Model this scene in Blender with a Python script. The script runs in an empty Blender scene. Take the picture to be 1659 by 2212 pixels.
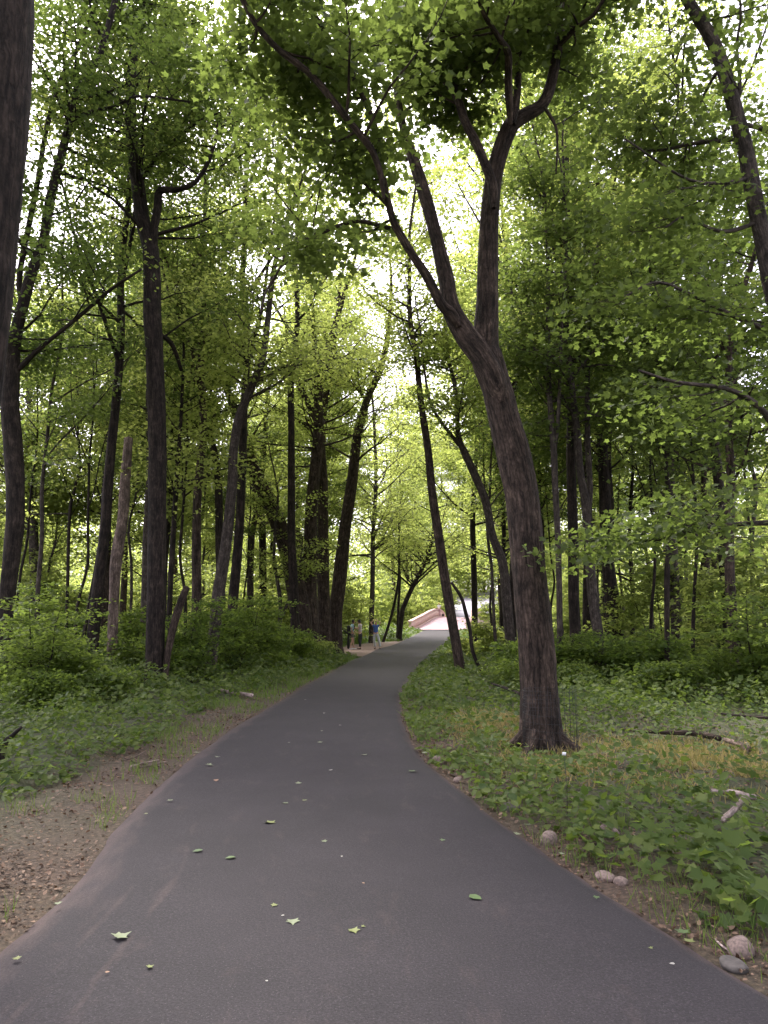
import bpy, math, random
import numpy as np
from mathutils import Vector, Matrix
R = math.radians
C = bpy.context.scene
COL = C.collection

# ------------------------------------------------------------------ camera, sky, sun, exposure
CAMZ = 1.55
PITCH = R(8.51)
FPX = 2212 * 26 / 36.0
cam = bpy.data.cameras.new('camera'); cam_o = bpy.data.objects.new('camera', cam); COL.objects.link(cam_o)
cam.sensor_fit = 'VERTICAL'; cam.sensor_height = 36; cam.sensor_width = 27; cam.lens = 26
cam.clip_start = 0.05; cam.clip_end = 3000
cam_o.location = (0, 0, CAMZ); cam_o.rotation_euler = (R(90) + PITCH, 0, 0)
C.camera = cam_o

SUN_EL, SUN_ROT = R(58), R(-32)
world = bpy.data.worlds.new('World'); C.world = world; world.use_nodes = True
wn = world.node_tree; bg = wn.nodes['Background']
sky = wn.nodes.new('ShaderNodeTexSky'); sky.sky_type = 'NISHITA'; sky.sun_disc = False
sky.sun_elevation = SUN_EL; sky.sun_rotation = SUN_ROT; sky.dust_density = 4.0; sky.air_density = 1.0; sky.ozone_density = 1.0
hs = wn.nodes.new('ShaderNodeHueSaturation'); hs.inputs['Saturation'].default_value = 0.28
wn.links.new(sky.outputs[0], hs.inputs['Color'])
tint = wn.nodes.new('ShaderNodeMix'); tint.data_type = 'RGBA'; tint.blend_type = 'MULTIPLY'; tint.inputs['Factor'].default_value = 1; tint.inputs['B'].default_value = (1.0, .93, 1.0, 1)
wn.links.new(hs.outputs[0], tint.inputs['A']); wn.links.new(tint.outputs['Result'], bg.inputs['Color']); bg.inputs['Strength'].default_value = 0.15
sun = bpy.data.lights.new('sun', 'SUN'); sun.energy = 1.5; sun.angle = R(12); sun.color = (1.0, 0.95, 0.86)
sun_o = bpy.data.objects.new('sun', sun); COL.objects.link(sun_o)
sd = Vector((math.sin(SUN_ROT) * math.cos(SUN_EL), math.cos(SUN_ROT) * math.cos(SUN_EL), math.sin(SUN_EL)))
sun_o.rotation_euler = sd.to_track_quat('Z', 'Y').to_euler()
C.view_settings.view_transform = 'Standard'; C.view_settings.look = 'None'
C.view_settings.gamma = 1.0
C.view_settings.exposure = 2.45
cy = C.cycles
cy.max_bounces = 7; cy.diffuse_bounces = 4; cy.transmission_bounces = 5; cy.glossy_bounces = 1; cy.transparent_max_bounces = 4

# ------------------------------------------------------------------ noise, terrain, path, pixel rays
def _hash(ix, iy, seed):
    h = (ix.astype(np.int64) * 374761393 + iy.astype(np.int64) * 668265263 + seed * 1442695041) & 0x7fffffff
    h = ((h ^ (h >> 13)) * 1274126177) & 0x7fffffff
    return ((h ^ (h >> 16)) & 0xffff) / 65535.0
def vnoise(x, y, seed=0):
    x = np.asarray(x, float); y = np.asarray(y, float)
    ix = np.floor(x); iy = np.floor(y); fx = x - ix; fy = y - iy
    fx = fx * fx * (3 - 2 * fx); fy = fy * fy * (3 - 2 * fy)
    a = _hash(ix, iy, seed); b = _hash(ix + 1, iy, seed); c = _hash(ix, iy + 1, seed); d = _hash(ix + 1, iy + 1, seed)
    return (a * (1 - fx) + b * fx) * (1 - fy) + (c * (1 - fx) + d * fx) * fy
def fbm(x, y, seed=0, o=3):
    s = 0; a = 0.5; t = 0
    for i in range(o):
        s = s + a * vnoise(np.asarray(x) * 2 ** i, np.asarray(y) * 2 ** i, seed + i * 7); t += a; a *= .5
    return s / t
def sstep(a, b, x):
    t = np.clip((np.asarray(x, float) - a) / (b - a), 0, 1); return t * t * (3 - 2 * t)

def flat_point(x, y):
    dx = (x - 829.5) / FPX; dy = (1106 - y) / FPX
    d = (dx, math.cos(PITCH) - dy * math.sin(PITCH), math.sin(PITCH) + dy * math.cos(PITCH)); t = -CAMZ / d[2]
    return (d[1] * t, d[0] * t)
EDGE_L = [(-6, -1.7), (0, -1.75)] + [flat_point(*q) for q in [(0, 2044), (100, 1958), (165, 1899), (225, 1809), (325, 1704), (410, 1634), (500, 1569), (600, 1514), (665, 1474), (708, 1455), (750, 1430), (788, 1414), (813, 1401)]] + [(51.6, .40), (62, 1.5), (68, 2.4), (80, 4.13), (82, 4.5)]
EDGE_R = [(-6, 3.6), (0, 2.7)] + [flat_point(*q) for q in [(1658, 2129), (1549, 2059), (1429, 1989), (1329, 1929), (1254, 1889), (1189, 1839), (1119, 1790), (1044, 1742), (988, 1694), (929, 1648), (894, 1605), (869, 1549), (862, 1508), (872, 1483), (888, 1460), (902, 1443), (938, 1410)]] + [(51.6, 4.1), (62, 5.3), (68, 6.1), (80, 7.9), (82, 8.3)]
def _clean(e):
    e = sorted(e); ys = np.linspace(-6, 82, 900); x = np.interp(ys, [q[0] for q in e], [q[1] for q in e])
    w = 9; k = np.ones(w) / w; xs = np.convolve(np.pad(x, w // 2, mode='edge'), k, 'valid'); return ys, xs
YL, XL = _clean(EDGE_L); YR, XR = _clean(EDGE_R)
def path_l(y): return np.interp(y, YL, XL)
def path_r(y): return np.interp(y, YR, XR)
def base_terr(x, y):
    x = np.asarray(x, float); y = np.asarray(y, float)
    z = 0.8 * sstep(56, 86, y)
    z = z + 0.085 * np.clip(y - 104, 0, 130) * sstep(100, 125, y) 
    z = z + 1.0 * sstep(12, 50, -x) * sstep(15, 60, y)
    z = z - 0.5 * sstep(8, 30, x) * (1 - sstep(60, 100, y))
    return z
def terr(x, y):
    x = np.asarray(x, float); y = np.asarray(y, float)
    out = np.maximum(path_l(y) - x, x - path_r(y))
    out = np.where(y > 82, 4, out)
    w = sstep(0.0, 1.5, out)
    return base_terr(x, y) - 0.045 + w * (0.22 * (fbm(x * .35, y * .35, 3) - 0.42) + 0.04 * (vnoise(x * 2.1, y * 2.1, 9) - .5)) \
        + 0.035 * sstep(.1, .7, out) * (y < 82) - 1.6 * sstep(84, 87, y) * (1 - sstep(95, 98, y))
def ray(x, y):
    dx = (x - 829.5) / FPX; dy = (1106 - y) / FPX
    return np.array((dx, math.cos(PITCH) - dy * math.sin(PITCH), math.sin(PITCH) + dy * math.cos(PITCH)))
def P(x, y, Y):
    d = ray(x, y); t = Y / d[1]
    return np.array((d[0] * t, Y, CAMZ + d[2] * t)), t
def G(x, y):
    d = ray(x, y); Y = 1.5
    while Y < 200:
        p = d * (Y / d[1]); z = CAMZ + p[2]
        if z <= float(terr(p[0], Y)): break
        Y += 0.02 + Y * .002
    return np.array((d[0] * Y / d[1], Y, float(terr(d[0] * Y / d[1], Y))))
def proj(p):
    p = np.atleast_2d(p); v = p - np.array((0, 0, CAMZ))
    c, s = math.cos(PITCH), math.sin(PITCH)
    depth = v[:, 1] * c + v[:, 2] * s; up = -v[:, 1] * s + v[:, 2] * c
    depth = np.where(depth < .1, .1, depth)
    return 829.5 + FPX * v[:, 0] / depth, 1106 - FPX * up / depth, depth

# ------------------------------------------------------------------ materials
def newmat(name):
    m = bpy.data.materials.new(name); m.use_nodes = True
    nt = m.node_tree; b = nt.nodes['Principled BSDF']; return m, nt, b
def N(nt, t, **k):
    n = nt.nodes.new(t)
    for a, v in k.items():
        if a.startswith('i_'): n.inputs[a[2:].replace('_', ' ')].default_value = v
        else: setattr(n, a, v)
    return n
def ramp(nt, stops):
    r = N(nt, 'ShaderNodeValToRGB'); e = r.color_ramp.elements
    while len(e) < len(stops): e.new(0.5)
    for i, (p, c) in enumerate(stops): e[i].position = p; e[i].color = (*c, 1)
    return r
def simple(name, col, rough=.8, noise=0.0, scale=20, metal=0):
    m, nt, b = newmat(name)
    b.inputs['Roughness'].default_value = rough; b.inputs['Metallic'].default_value = metal
    tc = N(nt, 'ShaderNodeTexCoord'); nz = N(nt, 'ShaderNodeTexNoise', i_Scale=scale, i_Detail=4.0)
    nt.links.new(tc.outputs['Object'], nz.inputs['Vector'])
    a = tuple(max(0, c * (1 - noise)) for c in col); d = tuple(min(1, c * (1 + noise)) for c in col)
    r = ramp(nt, [(.3, a), (.7, d)]); nt.links.new(nz.outputs[0], r.inputs[0]); nt.links.new(r.outputs[0], b.inputs['Base Color'])
    return m
def leafmat(name, c0, c1, t0, t1, tw=.45, rough=.55, objvar=.5):
    m, nt, b = newmat(name)
    at = N(nt, 'ShaderNodeAttribute', attribute_name='rnd'); oi = N(nt, 'ShaderNodeObjectInfo')
    mx = N(nt, 'ShaderNodeMath', operation='MULTIPLY_ADD'); mx.inputs[1].default_value = objvar
    nt.links.new(oi.outputs['Random'], mx.inputs[0])
    sc = N(nt, 'ShaderNodeMath', operation='MULTIPLY'); sc.inputs[1].default_value = 1 - objvar
    nt.links.new(at.outputs['Fac'], sc.inputs[0]); nt.links.new(sc.outputs[0], mx.inputs[2])
    r1 = ramp(nt, [(0, c0), (1, c1)]); r2 = ramp(nt, [(0, t0), (1, t1)])
    nt.links.new(mx.outputs[0], r1.inputs[0]); nt.links.new(mx.outputs[0], r2.inputs[0])
    nt.links.new(r1.outputs[0], b.inputs['Base Color']); b.inputs['Roughness'].default_value = rough
    b.inputs['Specular IOR Level'].default_value = .18
    tr = N(nt, 'ShaderNodeBsdfTranslucent'); nt.links.new(r2.outputs[0], tr.inputs['Color'])
    mix = N(nt, 'ShaderNodeMixShader'); mix.inputs[0].default_value = tw
    nt.links.new(b.outputs[0], mix.inputs[1]); nt.links.new(tr.outputs[0], mix.inputs[2])
    nt.links.new(mix.outputs[0], nt.nodes['Material Output'].inputs['Surface'])
    return m
M = {}
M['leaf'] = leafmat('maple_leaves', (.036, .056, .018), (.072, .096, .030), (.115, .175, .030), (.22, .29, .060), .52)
M['leaf_far'] = leafmat('far_leaves_lit', (.075, .105, .030), (.12, .15, .045), (.32, .41, .085), (.54, .60, .15), .58)  # paler copy of the leaf colours, backlit brightness of the far wood put in
M['leaf_under'] = leafmat('understorey_leaves', (.043, .075, .018), (.095, .130, .028), (.18, .27, .04), (.31, .41, .07), .52)
M['herb'] = leafmat('herb_leaves', (.034, .062, .015), (.100, .130, .030), (.10, .17, .022), (.2, .28, .04), .35, objvar=0)
M['grass'] = leafmat('grass_blades', (.06, .11, .02), (.13, .19, .04), (.15, .25, .03), (.25, .35, .06), .35, objvar=0)
M['yellow'] = leafmat('yellowing_blades', (.11, .13, .04), (.42, .32, .16), (.3, .28, .05), (.5, .4, .15), .3, objvar=0)
M['litter'] = leafmat('dead_leaves', (.03, .018, .011), (.19, .125, .085), (.1, .05, .02), (.2, .12, .07), .12, objvar=0)

def barkmat(name, dark, light, moss=.0, bump=.6, sc=1.0):
    m, nt, b = newmat(name)
    at = N(nt, 'ShaderNodeAttribute', attribute_name='bark_co')
    n1 = N(nt, 'ShaderNodeTexNoise', i_Scale=5.0 * sc, i_Detail=6.0, i_Roughness=.65)
    mp = N(nt, 'ShaderNodeMapping'); mp.inputs['Scale'].default_value = (1, 1, .13)
    nt.links.new(at.outputs['Vector'], mp.inputs[0])
    vo = N(nt, 'ShaderNodeTexVoronoi', i_Scale=24.0 * sc, feature='DISTANCE_TO_EDGE')
    wob = N(nt, 'ShaderNodeTexNoise', i_Scale=9.0, i_Detail=3.0)
    nt.links.new(at.outputs['Vector'], wob.inputs['Vector'])
    add = N(nt, 'ShaderNodeVectorMath', operation='MULTIPLY_ADD'); add.inputs[1].default_value = (.07, .07, .07)
    nt.links.new(wob.outputs['Color'], add.inputs[0]); nt.links.new(mp.outputs[0], add.inputs[2])
    nt.links.new(add.outputs[0], vo.inputs['Vector'])
    fine = N(nt, 'ShaderNodeTexNoise', i_Scale=60.0 * sc, i_Detail=4.0)
    nt.links.new(add.outputs[0], fine.inputs['Vector'])
    nt.links.new(at.outputs['Vector'], n1.inputs['Vector'])
    rr = ramp(nt, [(.0, (.0, .0, .0)), (.3, (1, 1, 1))]); nt.links.new(vo.outputs['Distance'], rr.inputs[0])
    st = N(nt, 'ShaderNodeTexNoise', i_Scale=15.0 * sc, i_Detail=7.0, i_Roughness=.72); mp2 = N(nt, 'ShaderNodeMapping'); mp2.inputs['Scale'].default_value = (1, 1, .15)
    nt.links.new(at.outputs['Vector'], mp2.inputs[0]); nt.links.new(mp2.outputs[0], st.inputs['Vector'])
    mh = N(nt, 'ShaderNodeMath', operation='MULTIPLY_ADD'); mh.inputs[1].default_value = .16
    nt.links.new(rr.outputs[0], mh.inputs[0]); nt.links.new(st.outputs[0], mh.inputs[2])
    mf = N(nt, 'ShaderNodeMath', operation='MULTIPLY_ADD'); mf.inputs[1].default_value = .2
    nt.links.new(fine.outputs[0], mf.inputs[0]); nt.links.new(mh.outputs[0], mf.inputs[2]); mh = mf
    mid = tuple((a + c) / 2 * .85 for a, c in zip(dark, light))
    r = ramp(nt, [(.50, dark), (.68, mid), (.88, light)]); nt.links.new(mh.outputs[0], r.inputs[0])
    big = ramp(nt, [(.35, (.55, .54, .53)), (.55, (1.0, .95, .92)), (.68, (1.7, 1.65, 1.6)), (.8, (2.1, 2.1, 2.0))]); nt.links.new(n1.outputs[0], big.inputs[0])
    mm = N(nt, 'ShaderNodeMix', data_type='RGBA', blend_type='MULTIPLY'); mm.inputs['Factor'].default_value = 1
    nt.links.new(r.outputs[0], mm.inputs['A']); nt.links.new(big.outputs[0], mm.inputs['B'])
    nt.links.new(mm.outputs['Result'], b.inputs['Base Color']); b.inputs['Roughness'].default_value = .9
    b.inputs['Specular IOR Level'].default_value = .2
    bp = N(nt, 'ShaderNodeBump', i_Strength=bump, i_Distance=.05)
    nt.links.new(mh.outputs[0], bp.inputs['Height']); nt.links.new(bp.outputs[0], b.inputs['Normal'])
    return m
M['bark'] = barkmat('brown_furrowed_bark', (.011, .0085, .007), (.105, .078, .064), bump=1.0)
M['bark_dark'] = barkmat('dark_bark', (.008, .0065, .006), (.052, .040, .034), bump=.8)
M['bark_grey'] = barkmat('grey_bark', (.022, .0185, .0165), (.105, .088, .077), bump=.6, sc=1.4)
M['dead'] = barkmat('bare_dead_wood', (.06, .045, .038), (.27, .21, .18), bump=.8)
M['fresh'] = simple('broken_wood', (.42, .27, .15), .8, .3, 40)

def ground_mat():
    m, nt, b = newmat('woodland_soil')
    geo = N(nt, 'ShaderNodeNewGeometry')
    n1 = N(nt, 'ShaderNodeTexNoise', i_Scale=.6, i_Detail=5.0); n2 = N(nt, 'ShaderNodeTexNoise', i_Scale=26.0, i_Detail=5.0, i_Roughness=.7)
    vo = N(nt, 'ShaderNodeTexVoronoi', i_Scale=22.0)
    for n in (n1, n2, vo): nt.links.new(geo.outputs['Position'], n.inputs['Vector'])
    soil = ramp(nt, [(.3, (.016, .010, .006)), (.5, (.048, .030, .018)), (.72, (.110, .073, .048))]); nt.links.new(n2.outputs[0], soil.inputs[0])
    green = ramp(nt, [(.3, (.022, .035, .012)), (.5, (.045, .052, .022)), (.7, (.075, .088, .034))]); nt.links.new(n2.outputs[0], green.inputs[0])
    meadow = ramp(nt, [(.3, (.055, .085, .010)), (.7, (.10, .135, .020))]); nt.links.new(n1.outputs[0], meadow.inputs[0])
    at = N(nt, 'ShaderNodeAttribute', attribute_name='soil'); at2 = N(nt, 'ShaderNodeAttribute', attribute_name='meadow')
    a = N(nt, 'ShaderNodeMix', data_type='RGBA'); nt.links.new(at.outputs['Fac'], a.inputs['Factor'])
    nt.links.new(green.outputs[0], a.inputs['A']); nt.links.new(soil.outputs[0], a.inputs['B'])
    c = N(nt, 'ShaderNodeMix', data_type='RGBA'); nt.links.new(at2.outputs['Fac'], c.inputs['Factor'])
    nt.links.new(a.outputs['Result'], c.inputs['A']); nt.links.new(meadow.outputs[0], c.inputs['B'])
    nt.links.new(c.outputs['Result'], b.inputs['Base Color']); b.inputs['Roughness'].default_value = .95
    bp = N(nt, 'ShaderNodeBump', i_Strength=.7, i_Distance=.03); nt.links.new(n2.outputs[0], bp.inputs['Height']); nt.links.new(bp.outputs[0], b.inputs['Normal'])
    return m
M['ground'] = ground_mat()

def asphalt_mat():
    m, nt, b = newmat('asphalt')
    geo = N(nt, 'ShaderNodeNewGeometry'); at = N(nt, 'ShaderNodeAttribute', attribute_name='lat')  # x: metres from left edge, y: metres from right edge, z: along
    fine = N(nt, 'ShaderNodeTexNoise', i_Scale=85.0, i_Detail=5.0, i_Roughness=.8); big = N(nt, 'ShaderNodeTexNoise', i_Scale=1.3, i_Detail=9.0, i_Roughness=.62)
    sp = N(nt, 'ShaderNodeTexVoronoi', i_Scale=55.0)
    for n in (fine, big, sp): nt.links.new(geo.outputs['Position'], n.inputs['Vector'])
    base = ramp(nt, [(.28, (.0065, .0056, .0064)), (.5, (.0170, .0147, .0166)), (.74, (.043, .038, .042))]); nt.links.new(fine.outputs[0], base.inputs[0])
    bigr = ramp(nt, [(.3, (.80, .80, .80)), (.7, (1.2, 1.17, 1.18))]); nt.links.new(big.outputs[0], bigr.inputs[0])
    mm = N(nt, 'ShaderNodeMix', data_type='RGBA', blend_type='MULTIPLY'); mm.inputs['Factor'].default_value = 1
    nt.links.new(base.outputs[0], mm.inputs['A']); nt.links.new(bigr.outputs[0], mm.inputs['B'])
    spr = N(nt, 'ShaderNodeMapRange'); spr.inputs['From Min'].default_value = .16; spr.inputs['From Max'].default_value = .08; spr.inputs['To Max'].default_value = .5
    nt.links.new(sp.outputs['Distance'], spr.inputs['Value'])
    spm = N(nt, 'ShaderNodeMix', data_type='RGBA'); spm.inputs['B'].default_value = (.11, .10, .10, 1)
    nt.links.new(spr.outputs[0], spm.inputs['Factor']); nt.links.new(mm.outputs['Result'], spm.inputs['A']); mm = spm
    sep = N(nt, 'ShaderNodeSeparateXYZ'); nt.links.new(at.outputs['Vector'], sep.inputs[0])
    # dirt mask: near the left edge, broken by noise stretched along the path
    mp = N(nt, 'ShaderNodeMapping'); mp.inputs['Scale'].default_value = (7, 1, 2.2); nt.links.new(at.outputs['Vector'], mp.inputs[0])
    sn = N(nt, 'ShaderNodeTexNoise', i_Scale=1.0, i_Detail=5.0, i_Roughness=.6); nt.links.new(mp.outputs[0], sn.inputs['Vector'])
    def edge(sock, d0):
        e = N(nt, 'ShaderNodeMapRange'); e.inputs['From Min'].default_value = 0; e.inputs['From Max'].default_value = d0
        e.inputs['To Min'].default_value = .52; e.inputs['To Max'].default_value = 0; nt.links.new(sock, e.inputs['Value']); return e
    eL = edge(sep.outputs['X'], .30); eR = edge(sep.outputs['Y'], .12)
    def lane(c, w, amp):
        s = N(nt, 'ShaderNodeMath', operation='SUBTRACT'); s.inputs[1].default_value = c; nt.links.new(sep.outputs['X'], s.inputs[0])
        a = N(nt, 'ShaderNodeMath', operation='ABSOLUTE'); nt.links.new(s.outputs[0], a.inputs[0])
        r = N(nt, 'ShaderNodeMapRange', interpolation_type='SMOOTHSTEP'); r.inputs['From Min'].default_value = 0; r.inputs['From Max'].default_value = w
        r.inputs['To Min'].default_value = amp; r.inputs['To Max'].default_value = 0; nt.links.new(a.outputs[0], r.inputs['Value']); return r
    l1 = lane(.40, .035, .17); l2 = lane(.62, .035, .15)
    fade = N(nt, 'ShaderNodeMapRange'); fade.inputs['From Min'].default_value = 7.5; fade.inputs['From Max'].default_value = 4.5; nt.links.new(sep.outputs['Z'], fade.inputs['Value'])
    ls = N(nt, 'ShaderNodeMath', operation='ADD'); nt.links.new(l1.outputs[0], ls.inputs[0]); nt.links.new(l2.outputs[0], ls.inputs[1])
    lf = N(nt, 'ShaderNodeMath', operation='MULTIPLY'); nt.links.new(ls.outputs[0], lf.inputs[0]); nt.links.new(fade.outputs[0], lf.inputs[1])
    sm = N(nt, 'ShaderNodeMath', operation='ADD'); nt.links.new(eL.outputs[0], sm.inputs[0]); nt.links.new(eR.outputs[0], sm.inputs[1])
    sm2 = N(nt, 'ShaderNodeMath', operation='ADD'); nt.links.new(sm.outputs[0], sm2.inputs[0]); nt.links.new(lf.outputs[0], sm2.inputs[1])
    sm3 = N(nt, 'ShaderNodeMath', operation='ADD'); nt.links.new(sm2.outputs[0], sm3.inputs[0]); nt.links.new(sn.outputs[0], sm3.inputs[1])
    dr = N(nt, 'ShaderNodeMapRange'); dr.inputs['From Min'].default_value = .58; dr.inputs['From Max'].default_value = 1.15; nt.links.new(sm3.outputs[0], dr.inputs['Value'])
    # pale scuffs
    sc = N(nt, 'ShaderNodeTexNoise', i_Scale=5.5, i_Detail=3.0); nt.links.new(geo.outputs['Position'], sc.inputs['Vector'])
    scr = N(nt, 'ShaderNodeMapRange'); scr.inputs['From Min'].default_value = .62; scr.inputs['From Max'].default_value = .8; scr.inputs['To Max'].default_value = .2; nt.links.new(sc.outputs[0], scr.inputs['Value'])
    mx = N(nt, 'ShaderNodeMath', operation='MAXIMUM'); nt.links.new(dr.outputs[0], mx.inputs[0]); nt.links.new(scr.outputs[0], mx.inputs[1])
    dirt = ramp(nt, [(.3, (.035, .025, .023)), (.75, (.095, .068, .063))]); nt.links.new(fine.outputs[0], dirt.inputs[0])
    md = N(nt, 'ShaderNodeMix', data_type='RGBA'); nt.links.new(mx.outputs[0], md.inputs['Factor'])
    nt.links.new(mm.outputs['Result'], md.inputs['A']); nt.links.new(dirt.outputs[0], md.inputs['B'])
    nt.links.new(md.outputs['Result'], b.inputs['Base Color']); b.inputs['Roughness'].default_value = .85; b.inputs['Specular IOR Level'].default_value = .3
    bp = N(nt, 'ShaderNodeBump', i_Strength=.45, i_Distance=.006); nt.links.new(fine.outputs[0], bp.inputs['Height']); nt.links.new(bp.outputs[0], b.inputs['Normal'])
    return m
M['asphalt'] = asphalt_mat()
M['pinkstone'] = simple('pink_sandstone', (.50, .355, .32), .85, .14, 3)
M['pinkpave'] = simple('pink_paving', (.36, .245, .26), .85, .10, 2)
M['palepave'] = simple('pale_grey_paving', (.22, .205, .245), .85, .08, 1)
M['dirt'] = simple('trodden_earth', (.15, .10, .08), .95, .3, 8)

# ------------------------------------------------------------------ mesh helpers
def tag(o, label=None, cat=None, group=None, kind=None):
    if label: o['label'] = label
    if cat: o['category'] = cat
    if group: o['group'] = group
    if kind: o['kind'] = kind
    return o
def empty(name, loc):
    o = bpy.data.objects.new(name, None); o.empty_display_size = .2; COL.objects.link(o); o.location = loc; return o
def mesh_np(name, V, F, mat, parent=None, smooth=False, attrs=None, loc=None):
    """V (n,3); F (m,k) uniform or list of arrays with different k"""
    Fs = F if isinstance(F, list) else [F]
    Fs = [f for f in Fs if len(f)]
    me = bpy.data.meshes.new(name); V = np.asarray(V, np.float32)
    nl = sum(f.size for f in Fs); npoly = sum(len(f) for f in Fs)
    me.vertices.add(len(V)); me.vertices.foreach_set('co', V.ravel())
    me.loops.add(nl); me.polygons.add(npoly)
    me.loops.foreach_set('vertex_index', np.concatenate([f.ravel() for f in Fs]).astype(np.int32))
    tot = np.concatenate([np.full(len(f), f.shape[1]) for f in Fs]); st = np.concatenate(([0], np.cumsum(tot)[:-1]))
    me.polygons.foreach_set('loop_start', st.astype(np.int32))
    try: me.polygons.foreach_set('loop_total', tot.astype(np.int32))
    except Exception: pass
    if smooth: me.polygons.foreach_set('use_smooth', np.ones(npoly, bool))
    for an, (ty, dom, data) in (attrs or {}).items():
        a = me.attributes.new(an, ty, dom)
        a.data.foreach_set('vector' if ty == 'FLOAT_VECTOR' else 'value', np.asarray(data, np.float32).ravel())
    me.update(calc_edges=True)
    me.materials.append(mat)
    o = bpy.data.objects.new(name, me); COL.objects.link(o)
    if parent: o.parent = parent
    if loc is not None: o.location = loc
    return o
class Tubes:
    def __init__(s): s.V = []; s.F = []; s.B = []; s.n = 0; s.seed = 0
    def add(s, pts, rad, sides=8, cap=True, rough=0.0, flare=0, ridge=0):
        pts = np.asarray(pts, float); rad = np.asarray(rad, float); k = len(pts)
        if k < 2: return
        s.seed += 1
        t = np.gradient(pts, axis=0); t /= np.linalg.norm(t, axis=1)[:, None] + 1e-9
        ref = np.array((1.0, 0, 0)) if abs(t[0][0]) < .8 else np.array((0, 1.0, 0))
        a = np.cross(t, ref); a /= np.linalg.norm(a, axis=1)[:, None] + 1e-9; b = np.cross(t, a)
        th = np.linspace(0, 2 * np.pi, sides, endpoint=False)
        ln = np.concatenate(([0], np.cumsum(np.linalg.norm(np.diff(pts, axis=0), axis=1))))
        rr = np.repeat(rad[:, None], sides, 1)
        if rough > 0:
            u = np.cos(th)[None, :] * 1.6 + s.seed * 3.1; w = np.sin(th)[None, :] * 1.6 + ln[:, None] * 1.3
            rr = rr * (1 + rough * (vnoise(u + 0 * w, w, 5) - .5) * 2 + rough * .5 * (vnoise(u * 3 + 0 * w, w * 2.5, 8) - .5) * 2)
        if ridge > 0:
            rr = rr * (1 + ridge * (np.abs(vnoise(th[None, :] * 6 + 0 * ln[:, None] + .5 * vnoise(ln[:, None] * 2 + 0 * th[None, :], th[None, :] * 2 + 0 * ln[:, None], 4), ln[:, None] * 1.7 + 0 * th[None, :], 12) - .5) * 2 - .5))
        if flare > 0:
            fl = np.exp(-ln / .19)[:, None] * flare * (.55 + .45 * np.cos(th * 5 + s.seed)[None, :] + .25 * np.cos(th * 3)[None, :])
            rr = rr * (1 + fl)
        V = pts[:, None, :] + rr[:, :, None] * (np.cos(th)[None, :, None] * a[:, None, :] + np.sin(th)[None, :, None] * b[:, None, :])
        B = np.stack((rad[:, None] * np.cos(th), rad[:, None] * np.sin(th), np.repeat(ln[:, None], sides, 1) + s.seed * 7.3), -1)
        i = np.arange(k - 1)[:, None] * sides; j = np.arange(sides)[None, :]; j2 = (j + 1) % sides
        F = np.stack((i + j, i + j2, i + sides + j2, i + sides + j), -1).reshape(-1, 4) + s.n
        V = V.reshape(-1, 3); B = B.reshape(-1, 3)
        s.V.append(V); s.B.append(B); s.F.append(F); s.n += len(V)
        if cap:
            c = pts[-1] + t[-1] * rad[-1] * .4
            s.V.append(c[None]); s.B.append(B[-1:][:]); ci = s.n; s.n += 1
            last = ci - sides
            jj = np.arange(sides); s.F.append(np.stack((last + jj, last + (jj + 1) % sides, np.full(sides, ci), np.full(sides, ci)), -1)[:, :3])
    def merge(s, o):
        s.V += o.V; s.B += o.B; s.F += [f + s.n for f in o.F]; s.n += o.n
    def build(s, name, mat, parent=None, origin=(0, 0, 0), smooth=True):
        q = [f for f in s.F if f.shape[1] == 4]; t = [f for f in s.F if f.shape[1] == 3]
        Fs = ([np.concatenate(q)] if q else []) + ([np.concatenate(t)] if t else [])
        return mesh_np(name, np.concatenate(s.V) - np.asarray(origin), Fs, mat, parent, smooth, {'bark_co': ('FLOAT_VECTOR', 'POINT', np.concatenate(s.B))})

def smooth_poly(pts, n):
    """Catmull-Rom resample of (k,m) array"""
    pts = np.asarray(pts, float); k = len(pts)
    if k < 3: 
        t = np.linspace(0, 1, n)[:, None]; return pts[0] * (1 - t) + pts[-1] * t
    E = np.vstack((2 * pts[0] - pts[1], pts, 2 * pts[-1] - pts[-2])); out = []
    for u in np.linspace(0, k - 1 - 1e-6, n):
        i = int(u); f = u - i; p0, p1, p2, p3 = E[i:i + 4]
        out.append(.5 * ((2 * p1) + (-p0 + p2) * f + (2 * p0 - 5 * p1 + 4 * p2 - p3) * f * f + (-p0 + 3 * p1 - 3 * p2 + p3) * f ** 3))
    return np.array(out)

# leaf templates: vertices (x width, y length, z), triangles
_half = [(.0, .0), (.16, .05), (.50, -.02), (.36, .22), (.62, .52), (.34, .52), (.27, .60), (.16, .66), (.0, 1.0)]
def maple_template():
    r = [(x, y, .10 * abs(x) - .10 * y * y) for x, y in _half]; l = [(-x, y, z) for x, y, z in r[1:-1]][::-1]
    V = [(0, .35, -.02)] + r + l; n = len(V) - 1
    return np.array(V, float) - np.array((0, 0, 0)), np.array([(0, 1 + i, 1 + (i + 1) % n) for i in range(n)])
MAPLE = maple_template()
_h2 = [(0, 0), (.42, .05), (.34, .27), (.6, .55), (.25, .62), (0, 1)]
def maple_small():
    r = [(x, y, .12 * abs(x) - .1 * y * y) for x, y in _h2]; l = [(-x, y, z) for x, y, z in r[1:-1]][::-1]
    V = [(0, .3, -.02)] + r + l; n = len(V) - 1
    return np.array(V, float), np.array([(0, 1 + i, 1 + (i + 1) % n) for i in range(n)])
MAPLE_S = maple_small()
KITE = (np.array([(0, 0, 0), (.42, .42, .07), (0, 1, -.1), (-.42, .42, .07)], float), np.array([(0, 1, 2), (0, 2, 3)]))
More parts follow.
